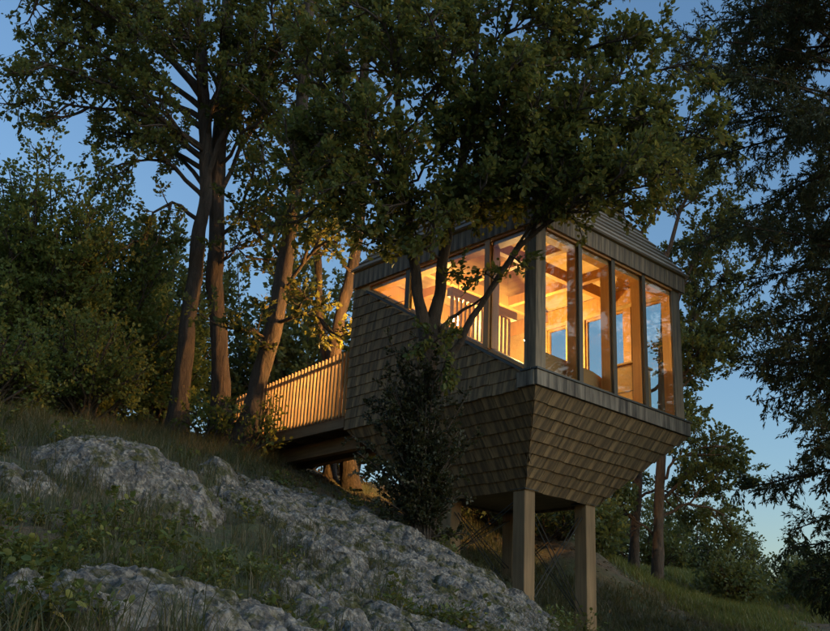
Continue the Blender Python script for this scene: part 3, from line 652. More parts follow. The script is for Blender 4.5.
def tree(name, label, cat, trunks, limbs, seed, leaf=0.09, leafmat_='oak_leaf', barkm='oak_bark', n1=4.5, l1=0.9, n2=6.0, l2=0.42, lpm=45, lift=0.05, shape='oval', group=None, limb_r=0.035, flat=0.6, t1=0.3, droop=0.0, autolimb=None, n05=1.6, l05=1.0, sprays=()):
    """trunks: list of (points, r0, r1); limbs: list of point lists; everything in world metres"""
    rg = np.random.default_rng(seed); base = np.array(trunks[0][0][0], float)
    root = empty(name, tuple(base)); tag(root, label, cat, group)
    for P, r0, r1 in trunks:
        n = 14; Q = smooth_path(P, n); Q[1:-1] += rg.normal(0, .018, (n - 2, 3)) * np.array([1, 1, 0.2]); t = np.linspace(0, 1, n); R = r0 + (r1 - r0) * t; R[0] *= 1.6; R[1] *= 1.15
        Q2 = np.stack([np.interp(np.linspace(0, 1, 90), t, Q[:, k_]) for k_ in range(3)], 1); R2 = np.interp(np.linspace(0, 1, 90), t, R); Q2 = (Q2 + np.vstack([Q2[:1], Q2[:-1]]) + np.vstack([Q2[1:], Q2[-1:]])) / 3
        va, fa = tube_arrays(Q2, R2, 22); cen = np.repeat(Q2, 22, axis=0); rad = va - cen
        va = cen + rad * (1 + (.11 * fbm(va * np.array([9, 9, 1.6]), 3, seed, ridged=True) + .10 * fbm(va * np.array([2.5, 2.5, 1.2]), 2, seed + 3)))[:, None]
        link('trunk', np_mesh('trunk', va - base, fa, True), barkm, root)
    L0 = [smooth_path(P, 9) + np.vstack([np.zeros(3), rg.normal(0, .03, (8, 3))]) for P in limbs]
    if autolimb:
        for P, r0, r1 in trunks:
            L0 += sub_branches(rg, smooth_path(P, 14), **autolimb)
    L1 = []; L2 = []; L05 = []
    for P in L0: L05 += sub_branches(rg, P, n05, l05, .25, .75, .14, lift, 7)
    L0 = L0 + L05
    for P in L0: L1 += sub_branches(rg, P, n1, l1, t1, 0.85, 0.16, lift, 5)
    for P in sprays:
        P = smooth_path(P, 6); L1.append(P); L1 += sub_branches(rg, P, 9, .2, .15, .9, .15, .0, 4)
    for P in L1: L2 += sub_branches(rg, P, n2, l2, 0.2, 0.8, 0.2, lift * .6, 4)
    polys = []
    for P in L0:
        Ln = np.linalg.norm(np.diff(P, axis=0), axis=1).sum(); polys.append((P - base, np.linspace(limb_r * min(1.4, .5 + Ln / 4), 0.010, len(P))))
    polys += [(P - base, np.linspace(0.013, 0.005, len(P))) for P in L1]
    tag(link('limbs', tubes_mesh('limbs', polys, 5), barkm, root), kind='stuff')
    tag(link('twigs', tubes_mesh('twigs', [(P - base, np.linspace(0.005, 0.002, len(P))) for P in L2], 3), barkm, root), kind='stuff')
    pos, dr = leaf_points(rg, L2, lpm); p2_, d2_ = leaf_points(rg, L1, lpm * .35, 0.5); pos = np.r_[pos, p2_]; dr = np.r_[dr, d2_]
    link('crown', leaves_mesh('crown', rg, pos - base, dr, leaf, shape, flat, droop), leafmat_, root)
    print(name, len(L0), len(L1), len(L2), 'leaves', len(pos))
    return root
def PX(*a): return [pt(*q) for q in a]
def ground_at(q): return float(height(np.array([q[0]]), np.array([q[1]]))[0])
def rooted(P):
    """drop the first point onto the slope"""
    P = [np.array(q) for q in P]; P[0][2] = ground_at(P[0]) - 0.1; return P

# small oak right in front of the side wall
stem = rooted(PX((432, 520, 13.3), (430, 440, 13.2), (428, 345, 13.1)))
s1 = PX((428, 345, 13.1), (419, 300, 13.0), (413, 262, 13.0), (405, 200, 12.9), (398, 120, 12.8), (400, 40, 12.7))
s2 = PX((428, 345, 13.1), (436, 310, 13.1), (441, 265, 13.1), (452, 200, 13.1), (470, 110, 13.0), (480, 20, 12.9))
s3 = PX((437, 395, 13.2), (456, 345, 13.0), (484, 300, 12.8), (510, 258, 12.6), (530, 238, 12.5))
s4 = PX((432, 348, 13.1), (447, 322, 13.0), (470, 306, 12.9), (486, 296, 12.8))
L = [PX((405, 200, 12.9), (370, 150, 12.8), (330, 100, 12.7), (305, 60, 12.7)), PX((403, 180, 12.9), (360, 190, 12.7), (325, 190, 12.5), (300, 180, 12.4)), PX((411, 250, 13), (396, 232, 12.8), (380, 222, 12.6)),
     PX((400, 140, 12.8), (430, 90, 12.2), (455, 50, 11.8)), PX((398, 100, 12.8), (370, 50, 12.8), (345, 0, 12.8)), PX((400, 60, 12.7), (410, 0, 12.6), (420, -50, 12.6)),
     PX((452, 200, 13.1), (500, 150, 12.8), (560, 110, 12.6), (620, 80, 12.5), (678, 70, 12.4)), PX((456, 180, 13.1), (510, 180, 12.6), (570, 165, 12.3), (630, 150, 12.2), (685, 140, 12.2)),
     PX((530, 238, 12.5), (560, 215, 12.3), (605, 188, 12.2), (648, 172, 12.1), (672, 160, 12.1)), PX((510, 258, 12.6), (522, 236, 12.5), (545, 205, 12.4), (575, 180, 12.3)),
     PX((470, 110, 13), (520, 70, 12.8), (570, 30, 12.7), (600, 0, 12.6)), PX((480, 20, 12.9), (520, -10, 12.8), (560, -40, 12.8)), PX((462, 150, 13), (470, 120, 12.3), (490, 90, 11.9), (520, 60, 11.7)),
     PX((445, 230, 13.1), (470, 190, 12.5), (490, 160, 12.2)), PX((405, 215, 12.9), (395, 190, 12.2), (380, 150, 11.9), (365, 110, 11.8)), PX((475, 60, 13), (460, 10, 12.9), (450, -40, 12.9)), PX((500, 150, 12.8), (540, 130, 12.2), (590, 125, 12.0), (640, 115, 11.9)),
     PX((480, 70, 13), (540, 60, 12.9), (590, 50, 12.8), (640, 35, 12.8)), PX((441, 265, 13.1), (420, 232, 12.6), (400, 218, 12.3)), PX((540, 230, 12.5), (565, 208, 12.0), (590, 192, 11.9), (612, 180, 11.8)), PX((405, 190, 12.9), (430, 160, 12.4), (450, 130, 12.1)), PX((400, 100, 12.8), (390, 60, 12.0), (380, 20, 11.8)), PX((460, 150, 13), (500, 110, 12.5), (540, 90, 12.2)), PX((450, 210, 13.1), (490, 200, 12.4), (530, 190, 12.1), (560, 195, 12)), PX((404, 200, 12.9), (420, 190, 12.2), (440, 195, 12)), PX((475, 60, 13), (510, 30, 12.3), (540, 0, 12.1)), PX((400, 120, 12.8), (340, 130, 12.3), (310, 120, 12.1)), PX((410, 225, 12.95), (385, 200, 12.4), (360, 192, 12.2)), PX((478, 40, 12.9), (440, 20, 12.2), (420, 30, 12.0)), PX((409, 235, 12.95), (430, 215, 12.5), (452, 208, 12.3)), PX((405, 205, 12.9), (385, 195, 12.4), (362, 198, 12.2)), PX((452, 205, 13.1), (480, 205, 12.5), (508, 206, 12.3)), PX((404, 195, 12.9), (350, 170, 12.3), (310, 165, 12.2)), PX((470, 110, 13), (430, 70, 12.8), (410, 60, 12.6)), PX((530, 236, 12.5), (570, 190, 12.4), (615, 165, 12.3)), PX((452, 190, 13.1), (480, 170, 12.3), (510, 150, 12.0), (535, 140, 11.9)), PX((470, 130, 13), (500, 140, 12.0), (525, 120, 11.9)), PX((530, 236, 12.5), (545, 210, 12.2), (540, 180, 12.0)), PX((455, 175, 13.1), (490, 185, 12.2), (520, 172, 12.0))]
tree('small_oak', 'many stemmed small oak spreading its dark crown in front of the cabin roof', 'tree', [(stem, .12, .085), (s1, .075, .03), (s2, .085, .03), (s3, .055, .028), (s4, .035, .012)], L, 11, leaf=0.075, n1=10.0, l1=0.6, n2=9.0, l2=0.28, lpm=84, n05=2.2, l05=1.2, shape='lobed', lift=0.06, limb_r=0.03, group='oaks round the cabin', t1=0.25,
     sprays=[PX((436, 330, 13.05), (428, 340, 12.8), (421, 348, 12.7)), PX((432, 345, 13), (440, 338, 12.8), (446, 346, 12.7)), PX((441, 275, 13.05), (453, 272, 12.8), (461, 277, 12.7)), PX((495, 280, 12.7), (486, 274, 12.5), (479, 277, 12.4)), PX((512, 256, 12.55), (519, 262, 12.4), (523, 269, 12.3)), PX((455, 355, 12.9), (452, 366, 12.7), (447, 375, 12.6))])
# few hanging sprays against the lit side window belong to the oak's third stem: small own tufts come from its limbs

# tall slender oaks beside the walkway
A1 = rooted(PX((174, 445, 18), (183, 360, 18), (194, 280, 18), (206, 180, 18), (203, 90, 18), (195, -40, 18)))
LA = [PX((206, 180, 18), (225, 130, 17.8), (250, 90, 17.6), (280, 50, 17.5)), PX((204, 130, 18), (160, 90, 17.6), (110, 60, 17.3), (60, 40, 17.2)), PX((203, 100, 18), (150, 40, 17.6), (90, 5, 17.4), (40, -20, 17.2)), PX((205, 200, 18), (170, 165, 17.6), (140, 160, 17.3), (110, 175, 17.2)),
      PX((205, 160, 18), (165, 125, 17.8), (120, 110, 17.6), (70, 105, 17.5), (30, 95, 17.4)), PX((200, 60, 18), (170, 20, 18), (140, -20, 18)), PX((204, 120, 18), (230, 60, 17.8), (250, 10, 17.6)), PX((203, 150, 18), (180, 130, 17.2), (150, 95, 16.9)), PX((198, 220, 18), (175, 205, 17.7), (155, 215, 17.5), (148, 240, 17.4)),
      PX((204, 110, 18), (150, 70, 18.6), (100, 40, 18.8), (50, 10, 19)), PX((205, 170, 18), (150, 140, 18.6), (100, 135, 18.8)), PX((205, 90, 18), (190, 40, 17), (160, 0, 16.6)), PX((204, 140, 18), (215, 100, 17.3), (225, 60, 17)), PX((203, 110, 18), (195, 70, 17.2), (200, 20, 16.9)), PX((203, 60, 18), (110, 10, 18), (40, 40, 18)), PX((205, 150, 18), (130, 95, 17.2), (80, 75, 17.0), (25, 60, 16.9)), PX((200, 40, 18), (100, -10, 17.5), (20, 0, 17.3)), PX((203, 90, 18), (120, 20, 18.5), (10, -20, 18.8)), PX((204, 120, 18), (100, 80, 19), (10, 75, 19)), PX((206, 185, 18), (170, 150, 18.5), (130, 130, 18.7)), PX((204, 100, 18), (250, 120, 18.6), (290, 130, 18.8))]
tree('tall_oak', 'slender oak with a long bare trunk, leftmost of the trunks by the walkway end', 'tree', [(A1, .15, .09)], LA, 21, leaf=0.088, l1=0.65, n1=7.5, n2=8.5, l2=.32, lpm=62, shape='small', n05=1.8, l05=1.2, group='oaks round the cabin', limb_r=0.05)
A2 = rooted(PX((222, 452, 18.3), (221, 360, 18.3), (214, 280, 18.3), (218, 190, 18.3), (223, 90, 18.3), (228, -40, 18.3)))
LB = [PX((218, 200, 18.3), (240, 150, 18.2), (262, 110, 18), (290, 80, 17.9)), PX((220, 150, 18.3), (250, 90, 18), (285, 40, 17.8), (310, 0, 17.7)), PX((223, 100, 18.3), (200, 50, 18.2), (180, 0, 18)), PX((216, 240, 18.3), (240, 215, 18), (262, 205, 17.8), (280, 215, 17.7)),
      PX((222, 110, 18.3), (260, 70, 18.2), (300, 60, 18), (335, 50, 18)), PX((225, 60, 18.3), (250, 10, 18), (270, -30, 18)), PX((214, 270, 18.3), (232, 250, 18), (245, 255, 17.9)), PX((221, 130, 18.3), (240, 80, 17.4), (250, 30, 17.2)), PX((222, 80, 18.3), (225, 30, 17.4), (230, -10, 17.3)), PX((219, 170, 18.3), (250, 130, 17.6), (275, 130, 17.3))]
tree('tall_oak', 'dark straight oak trunk standing between a slender and a leaning trunk', 'tree', [(A2, .165, .10)], LB, 22, leaf=0.088, l1=0.65, n1=7.5, n2=8.5, l2=.32, lpm=62, shape='small', n05=1.8, l05=1.2, group='oaks round the cabin', limb_r=0.05)
A3 = rooted(PX((238, 458, 17.3), (258, 395, 17.4), (272, 330, 17.5), (285, 262, 17.6), (296, 180, 17.6), (304, 90, 17.6), (310, -30, 17.6)))
LC = [PX((283, 290, 17.5), (300, 270, 17.2), (318, 240, 17), (335, 215, 16.9)), PX((285, 262, 17.6), (262, 235, 17.4), (250, 215, 17.2)), PX((296, 190, 17.6), (330, 150, 17.2), (360, 120, 17)), PX((300, 150, 17.6), (270, 110, 17.3), (250, 80, 17.2)),
      PX((304, 100, 17.6), (340, 50, 17.2), (370, 10, 17)), PX((304, 90, 17.6), (280, 40, 17.4), (265, 0, 17.4)), PX((290, 235, 17.6), (315, 205, 17), (340, 195, 16.7)), PX((276, 325, 17.5), (296, 315, 17.1), (315, 318, 16.8), (328, 325, 16.7)), PX((270, 345, 17.5), (255, 330, 17.2), (246, 335, 17)), PX((298, 170, 17.6), (305, 130, 16.8), (315, 80, 16.6)), PX((303, 100, 17.6), (310, 50, 16.8), (325, 10, 16.7)), PX((292, 210, 17.6), (270, 180, 16.9), (262, 160, 16.7)), PX((290, 220, 17.6), (310, 180, 16.7), (330, 165, 16.5))]
tree('leaning_oak', 'oak leaning toward the cabin, its trunk lit orange beside the railing', 'tree', [(A3, .16, .09)], LC, 23, leaf=0.10, l1=0.65, n1=6.5, n2=8, l2=.32, lpm=50, shape='small', n05=1.6, l05=1.1, group='oaks round the cabin', limb_r=0.05)
A4 = rooted(PX((352, 498, 18.6), (344, 440, 18.7), (334, 370, 18.8), (340, 320, 18.8), (352, 270, 18.8), (362, 200, 18.8), (365, 100, 18.8), (365, -20, 18.8)))
A4b = rooted(PX((328, 492, 18.9), (330, 440, 19), (328, 360, 19), (320, 310, 19), (318, 240, 19)))
LD = [PX((352, 275, 18.8), (335, 245, 18.4), (318, 232, 18.2)), PX((362, 200, 18.8), (330, 160, 18.5), (310, 140, 18.3)), PX((365, 120, 18.8), (400, 80, 18.6), (440, 50, 18.5)), PX((365, 90, 18.8), (330, 40, 18.6), (310, 0, 18.5)), PX((362, 180, 18.8), (400, 140, 18.5), (440, 110, 18.3)), PX((320, 310, 19), (300, 290, 18.7), (285, 285, 18.5)), PX((318, 260, 19), (335, 240, 18.6), (345, 225, 18.5)), PX((365, 60, 18.8), (420, 20, 18.6), (480, 0, 18.5)), PX((318, 250, 19), (295, 220, 18.8), (270, 210, 18.7))]
tree('forked_oak', 'forked oak behind the walkway with an orange lit trunk leaning against the wall corner', 'tree', [(A4, .12, .08), (A4b, .11, .06)], LD, 24, leaf=0.10, l1=0.65, n1=6.5, n2=8, l2=.32, lpm=50, shape='small', n05=1.8, l05=1.2, group='oaks round the cabin', limb_r=0.05)

# dense hazel bushes on the left slope
def bush(name, label, cx_, py, dist, rx, ry, hgt, seed, leaf=0.08, dens=1.0, mat='hazel_leaf', cat='bush', group=None, stems=9, n1=6.0, l1=0.7, lpm=46, shape='small', low=0.12):
    rg = np.random.default_rng(seed); q = pt(cx_, py, dist); z0 = ground_at(q); base = np.array([q[0], q[1], z0 - .05])
    root = empty(name, tuple(base)); tag(root, label, cat, group)
    L0 = []; 
    for k in range(int(stems * dens)):
        a = rg.uniform(0, 2 * np.pi); e = rg.uniform(low, 1.0) ** .8; rr = math.sqrt(max(0, 1 - (e - .1) ** 2)) * rg.uniform(.65, 1.0)
        tip = np.array([rx * rr * math.cos(a), ry * rr * math.sin(a), hgt * e]); mid = tip * np.array([.45, .45, .55]) + rg.normal(0, .1, 3)
        L0.append(smooth_path([np.zeros(3) + rg.normal(0, .1, 3) * [1, 1, 0], mid, tip], 8))
    L1 = []; L2 = []
    for P in L0: L1 += sub_branches(rg, P, n1, l1, .2, .9, .16, .05, 5)
    for P in L1: L2 += sub_branches(rg, P, 8, .38, .15, .85, .2, .03, 4)
    link('stems', tubes_mesh('stems', [(P, np.linspace(.04, .01, len(P))) for P in L0] + [(P, np.linspace(.011, .004, len(P))) for P in L1], 3), 'oak_bark', root)
    pos, dr = leaf_points(rg, L2, lpm); pos2, dr2 = leaf_points(rg, L1, lpm * .4)
    pos = np.r_[pos, pos2]; dr = np.r_[dr, dr2]; ok = pos[:, 2] > -.1
    link('foliage', leaves_mesh('foliage', rg, pos[ok], dr[ok], leaf, shape), mat, root); print(name, len(pos))
    return root
HZ = 'dense bushes on the slope left of the trunks'
bush('hazel_bush', 'tall dense rounded bush, highest of those left of the trunks', 20, 430, 17.5, 1.95, 1.6, 4.5, 31, 0.075, stems=80, l1=0.6, n1=8, group=HZ)
bush('hazel_bush', 'broad green bush bulging between the tallest bush and the slender trunk', 100, 445, 18.5, 1.4, 1.3, 3.6, 32, 0.075, stems=60, l1=.55, n1=8, group=HZ)
bush('hazel_bush', 'lower yellowish bush at the edge of the open grass', 75, 440, 15.6, 1.1, 0.8, 1.7, 33, 0.06, stems=34, n1=8, l1=.5, group=HZ)
bush('hazel_bush', 'pale leafy bush spilling over the upper grass bank', -15, 420, 14.5, 0.9, 0.8, 1.3, 34, 0.06, stems=24, n1=8, l1=.5, group=HZ)
bush('hazel_bush', 'dark bush filling the gap behind the slender trunk', 160, 450, 20.5, 1.3, 1.1, 3.0, 35, 0.095, stems=26, group=HZ)
bush('undergrowth', 'warm lit leafy undergrowth round the foot of the walkway trunks', 205, 452, 17.3, .7, .5, .9, 36, 0.07, stems=12, l1=.4)
bush('undergrowth', 'low leaves around the leaning trunk beside the railing', 252, 440, 16.9, .45, .4, 1.1, 37, 0.07, stems=9, l1=.4, lpm=30)
# trees in the distance on the left, seen between the trunks
BG = 'background trees beyond the oaks'
for i, (x, y, d, rx, h, lab) in enumerate([(150, 440, 27, 2.1, 6.4, 'bluish green background tree left of the slender trunk'), (245, 440, 28, 2.1, 6.6, 'dim background tree between the straight and leaning trunks'), (305, 450, 26, 2.0, 6.2, 'dark leafy background tree above the railing'), (350, 470, 25, 1.6, 4.6, 'dark bush behind the walkway and forked trunk'), (420, 490, 26, 1.8, 3.8, 'green bush showing under the cabin beside the walkway')]):
    bush('background_tree', lab, x, y, d, rx, 1.5, h, 50 + i, 0.13, mat='far_leaf', cat='tree', group=BG, stems=25, l1=.9, lpm=26)
# two slim trunks and far trees on the right
RB = 'slim trees on the far right slope'
def slim(x, y, d, lean, seed, label, limbs, r=.125):
    P = rooted(PX((x, y, d), (x + lean * .3, y - 110, d), (x + lean * .7, y - 230, d), (x + lean, y - 340, d)))
    return tree('slim_tree', label, 'tree', [(P, r, r * .5)], limbs, seed, leaf=0.095, leafmat_='far_leaf', n1=6, l1=1.1, n2=8, l2=.5, lpm=70, group=RB, limb_r=.05, shape='small')
slim(634, 586, 25, 6, 61, 'slim dark trunk close to the cabin base on the far slope', [PX((634, 520, 25), (610, 500, 24.8), (595, 480, 24.6)), PX((637, 440, 25), (660, 425, 24.6), (690, 420, 24.4)), PX((638, 400, 25), (690, 360, 25), (720, 340, 25)), PX((640, 300, 25), (680, 260, 25), (715, 240, 25)), PX((640, 250, 25), (610, 210, 25), (590, 180, 25)), PX((640, 240, 25), (670, 190, 25), (690, 150, 25)), PX((635, 500, 25), (660, 490, 25), (690, 500, 25))])
slim(657, 592, 24, 8, 62, 'slim trunk with a leafy crown standing just right of its twin', [PX((660, 520, 24), (690, 500, 23.8), (715, 478, 23.6)), PX((661, 480, 24), (685, 455, 23.8), (715, 445, 23.6)), PX((659, 540, 24), (630, 515, 24), (615, 505, 24)), PX((664, 420, 24), (700, 350, 24), (735, 325, 24)), PX((665, 380, 24), (700, 310, 24), (730, 270, 24)), PX((665, 330, 24), (700, 250, 24), (735, 205, 24)), PX((665, 260, 24), (690, 190, 24), (730, 150, 24)), PX((665, 210, 24), (650, 150, 24), (640, 120, 24)), PX((661, 500, 24), (700, 470, 24.5), (725, 500, 24.5)), PX((664, 400, 24), (690, 370, 24), (705, 350, 24))])
for i, (x, y, d, rx, h, lab) in enumerate([(690, 578, 33, 1.4, 2.6, 'dark rounded tree beyond the slim trunks'), (725, 590, 33, 1.6, 3.4, 'blurred dark tree right of the rounded one on the far crest'), (588, 566, 22.5, .7, 1.3, 'bright green bush beside the right hand timber post'), (558, 530, 20.6, .9, .9, 'green bush seen between the timber posts'), (486, 528, 20.4, .9, .8, 'leafy bush on the bank behind the posts'), (648, 575, 31, 1.3, 2.4, 'dark thicket behind the slim trunks'), (795, 600, 31, 1.4, 2.0, 'low dark bush on the crest under the hanging conifer boughs'), (730, 596, 24.5, .8, .8, 'low grassy shrub on the far slope'), (820, 610, 25, 1.0, 1.0, 'shrub at the foot of the far slope under the conifer'), (770, 592, 38, 1.8, 4.4, 'tall dark tree on the far crest behind the young conifer'), (672, 575, 37, 2.0, 4.6, 'broad dark tree far behind the slim trunks'), (610, 560, 33, 1.8, 4.0, 'dark tree showing past the cabin base'), (830, 606, 36, 1.8, 3.6, 'dark tree on the far crest behind the spruce')]):
    bush('far_bush', lab, x, y, d, rx, 1.2, h, 70 + i, 0.095, mat='far_leaf', group='bushes on the far slope', stems=20, l1=.7, lpm=34)

def conifer(name, label, base, H, lens, seed, r0=.2, per=26, nd=0.075, dens=1.0, droop=.35, group=None, zmin=.8, npm=80):
    """lens(z) gives bough length at a height; boughs sag and carry hanging sprays"""
    rg = np.random.default_rng(seed); base = np.array(base, float); base[2] = ground_at(base) - .1
    root = empty(name, tuple(base)); tag(root, label, 'tree', group)
    Q = np.array([[0, 0, 0], [.03, .02, H * .3], [-.02, .03, H * .65], [0, 0, H]]); Q = smooth_path(Q, 14)
    link('trunk', tubes_mesh('trunk', [(Q, np.linspace(r0, .02, 14))], 9), 'spruce_bark', root)
    B0_ = []; B1_ = []; B2_ = []
    z = zmin
    while z < H - .2:
        for k in range(rg.integers(4, 7)):
            a = rg.uniform(0, 2 * np.pi); L_ = lens(z, a) * rg.uniform(.75, 1.1)
            if L_ < .15 or (math.cos(a) > .35 and H > 8 and rg.random() < .6): continue
            n = 9; t = np.linspace(0, 1, n)
            x = L_ * t; zz = z + rg.uniform(-.1, .1) + L_ * (.12 * t - droop * t ** 2 + .12 * t ** 4)
            a2 = a + rg.normal(0, .12) * t
            P = np.c_[x * np.cos(a2), x * np.sin(a2), zz]; B0_.append(P)
        z += rg.uniform(.22, .36) / dens
    for P in B0_: 
        for b in sub_branches(rg, P, 12, .55, .15, 1.0, .08, -.10, 5): B1_.append(b)
    for P in B1_: B2_ += sub_branches(rg, P, 8.0, .24, .1, .75, .08, -.10, 3)
    link('boughs', tubes_mesh('boughs', [(P, np.linspace(.03, .008, len(P))) for P in B0_] + [(P, np.linspace(.008, .003, len(P))) for P in B1_], 3), 'spruce_bark', root)
    pos, dr = leaf_points(rg, B2_ + B1_, npm, 0.0, .012)
    link('needles', leaves_mesh('needles', rg, pos, dr, nd, 'needle', .2, .25), 'needle', root); print(name, len(pos))
    return root
cb = pt(906, 640, 15.5)
def reach(z, a):
    # boughs toward the cabin are longest high up and about the eaves, short where the sky gap opens
    zs = [0, 1.5, 2.6, 3.6, 4.4, 5.4, 7.0, 8.3, 9.6, 11, 14]; ls = [0.7, 1.1, 2.0, 2.2, 1.7, 1.9, 2.4, 2.6, 3.0, 2.7, .3]
    return float(np.interp(z, zs, ls)) * (1.0 + .12 * math.cos(a - math.pi))
conifer('spruce', 'big dark spruce with hanging boughs right of the cabin', cb, 14.0, reach, 81, .22, group='conifers', nd=.082, dens=1.0, npm=74, droop=.32)
c2 = pt(756, 590, 36); conifer('young_conifer', 'young slender conifer on the far crest against the pale sky', c2, 3.4, lambda z, a: max(.1, (3.4 - z) * .30), 82, .06, nd=.12, group='conifers', zmin=.3, npm=26)
c2 = pt(700, 585, 34); conifer('young_conifer', 'dim conifer among the dark trees beyond the slim trunks', c2, 3.0, lambda z, a: max(.1, (3.0 - z) * .35), 84, .06, nd=.12, group='conifers', zmin=.3, npm=26)
# dark ragged evergreen shrub round the stem of the small oak
rgj = np.random.default_rng(91)
q = pt(422, 522, 12.95); q[2] = ground_at(q) - .05
jn = empty('juniper', tuple(q)); tag(jn, 'dark ragged evergreen shrub climbing the oak stem against the shingled wall', 'shrub')
L0 = []
for k in range(80):
    a = rgj.uniform(0, 2 * np.pi); e = rgj.uniform(.12, 1.0); wd = float(np.interp(e, [0, .25, .5, .75, 1], [.3, .7, .85, .62, .34])) * rgj.uniform(.35, 1.25)
    tip = np.array([wd * math.cos(a) - .12, .4 * wd * math.sin(a) - .05, 2.35 * e + .2 * rgj.normal()]); tip[2] = max(tip[2], .15)
    L0.append(smooth_path([rgj.normal(0, .05, 3) * [1, 1, 0], tip * [.3, .3, .6], tip], 7))
L1 = []
for P in L0: L1 += sub_branches(rgj, P, 11, .25, .25, .8, .14, .0, 4)
L2 = []
for P in L1: L2 += sub_branches(rgj, P, 9, .12, .1, .7, .1, .02, 3)
link('stems', tubes_mesh('stems', [(P, np.linspace(.018, .005, len(P))) for P in L0] + [(P, np.linspace(.005, .002, len(P))) for P in L1], 4), 'oak_bark', jn)
pos, dr = leaf_points(rgj, L2 + L1, 110, 0, .01); link('foliage', leaves_mesh('foliage', rgj, pos, dr, .045, 'small', .1), 'juniper', jn); print('juniper', len(pos))

# ------------------------------------------------------------------ grass and herbs
def blades(name, rg, x, y, hmin, hmax, wid, mat, lean=.5, label=None, cat='grass'):
    n = len(x); z = height(x, y) - .01; h = rg.uniform(hmin, hmax, n); a = rg.uniform(0, 2 * np.pi, n); ln = lean * h * rg.uniform(.3, 1.3, n)
    dx, dy = np.cos(a), np.sin(a); sx, sy = -dy * wid, dx * wid
    V_ = np.empty((n, 5, 3))
    for i, (t, w_) in enumerate(((0, 1), (0, -1), (.55, .75), (.55, -.75), (1, 0))):
        V_[:, i, 0] = x + dx * ln * t * t + sx * w_ * (.6 + .4 * h / hmax); V_[:, i, 1] = y + dy * ln * t * t + sy * w_ * (.6 + .4 * h / hmax); V_[:, i, 2] = z + h * (t - .25 * lean * t * t)
    k = (np.arange(n) * 5)[:, None, None]; Fc = k + np.array([(0, 1, 3), (0, 3, 2), (2, 3, 4)])[None]
    o = link(name, np_mesh(name, V_.reshape(-1, 3), Fc.reshape(-1, 3)), mat); tag(o, label, cat, None, 'stuff'); return o
rg = np.random.default_rng(101)
def clumps(rg, n, xr, yr, per, spread, thresh, sc, seed, keep):
    cx_ = rg.uniform(*xr, n); cy_ = rg.uniform(*yr, n)
    nz = fbm(np.c_[cx_, cy_, np.zeros(n)] * sc, 3, seed); ok = (nz > thresh) & keep(cx_, cy_); cx_, cy_ = cx_[ok], cy_[ok]
    x = np.repeat(cx_, per) + rg.normal(0, spread, len(cx_) * per); y = np.repeat(cy_, per) + rg.normal(0, spread, len(cx_) * per); return x, y
front = lambda x, y: (~on_rock(x, y, .9)) & (x < np.interp(y, [4, 9, 12, 16], [2.0, 1.2, -0.6, -2.2]))
x, y = clumps(rg, 2600, (-7.5, 3), (3.8, 18), 26, .07, -.15, .8, 3, front)
blades('long_grass', rg, x, y, .12, .42, .0035, 'grass_blade', .8, 'wispy long grass growing between the lichen rocks')
x, y = clumps(rg, 3900, (-7.5, 3), (3.8, 19), 16, .09, -.9, .8, 3, lambda x, y: ~on_rock(x, y, .92))
blades('short_grass', rg, x, y, .05, .16, .004, 'grass_blade', .6, 'short turf covering the open slope')
x, y = clumps(rg, 6000, (2.5, 15), (16.5, 31), 16, .16, -.4, .45, 7, lambda x, y: (x > 3.5) | (y > 19.5))
blades('meadow_grass', rg, x, y, .10, .30, .010, 'meadow_blade', .7, 'green grass covering the far slope right of the posts')
x, y = clumps(rg, 1900, (0, 6.5), (15.5, 21), 14, .12, -.2, .6, 9, lambda x, y: x > 0)
blades('bank_grass', rg, x, y, .08, .25, .006, 'grass_blade', .7, 'thin grass on the earth bank under the cabin')
x, y = clumps(rg, 4200, (-4.5, 2.6), (5, 14.5), 18, .06, .02, 1.3, 23, lambda x, y: on_rock(x, y, .95))
blades('rock_grass', rg, x, y, .10, .30, .003, 'grass_blade', .9, 'thin dry grass rooted in pockets of the lichen rock')
litter_n = 7000; lx = rg.uniform(-3, 9, litter_n); ly = rg.uniform(12.5, 24, litter_n); lp = np.c_[lx, ly, height(lx, ly) + .012]
ld_ = rg.normal(0, 1, (litter_n, 3)) * [1, 1, .15]
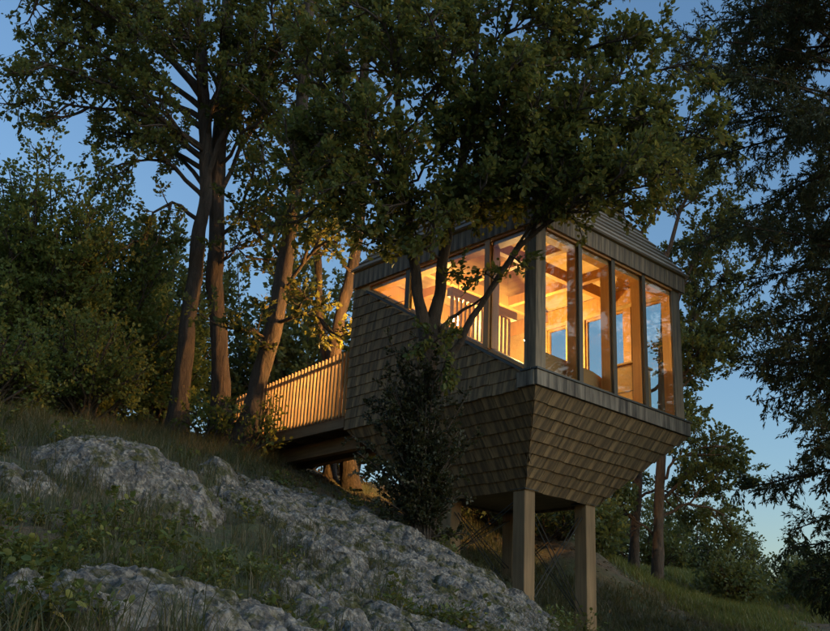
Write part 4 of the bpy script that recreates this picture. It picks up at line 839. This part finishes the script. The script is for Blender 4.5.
tag(link('leaf_litter', leaves_mesh('leaf_litter', rg, lp, ld_, .07, 'small', 3.0), 'dead_leaf'), 'brown fallen leaves scattered over the bank under the cabin', 'leaves', None, 'stuff')
# leafy herbs in the foreground
ROCK_NAMES = ['domed outcrop', 'small rounded boulder', 'long lichen ridge', 'flat pale slab', 'overgrown rock', 'low broken stones', 'low rock shelf']
def herb_mesh(rg, n_st, hh, leaf, per):
    polys = [wander(rg, rg.normal(0, .02, 3) * [1, 1, 0], np.array([rg.normal(0, .5), rg.normal(0, .5), 1]), hh * rg.uniform(.5, 1.2), 5, .12, .02) for _ in range(n_st)]
    pos, dr = leaf_points(rg, polys, per / hh, .25, .012); dr = rg.normal(0, 1, dr.shape) * [1, 1, .35] + dr * .3
    return tubes_mesh('stems', [(P, np.linspace(.003, .0012, 5)) for P in polys], 3), leaves_mesh('leaves', rg, pos, dr, leaf, 'oval', .9)
herbs = [herb_mesh(np.random.default_rng(200 + i), 10, .16 + .025 * i, .030 + .003 * i, 12) for i in range(5)]
hx = rg.uniform(-5.5, 2.2, 2500); hy = rg.uniform(4.3, 15, 2500); hn = fbm(np.c_[hx, hy, 0 * hx] * .9 + 40, 3, 12)
ok = (hn > -.05) & (~on_rock(hx, hy, .72)) & (rg.random(2500) < np.interp(hy, [4, 7, 9, 13, 17], [1, .8, .4, .12, .1])); hx, hy = hx[ok][:300], hy[ok][:300]; hz = height(hx, hy)
for i in range(len(hx)):
    r_ = empty('herb', (hx[i], hy[i], hz[i] - .01)); r_.rotation_euler = (0, 0, rg.uniform(0, 6.28)); r_.scale = (rg.uniform(.7, 1.3),) * 3
    near = ROCK_NAMES[int(np.argmin([math.hypot(hx[i] - k[0], hy[i] - k[1]) - max(k[2:4]) * .7 for k in ROCKS]))]
    tag(r_, 'small leafy green herb growing low beside the ' + near, 'plant', 'leafy herbs beside the ' + near)
    st, lv = herbs[i % 5]
    link('stems', st, 'herb_leaf', r_); link('leaves', lv, 'herb_leaf', r_)
print('herbs', len(hx))
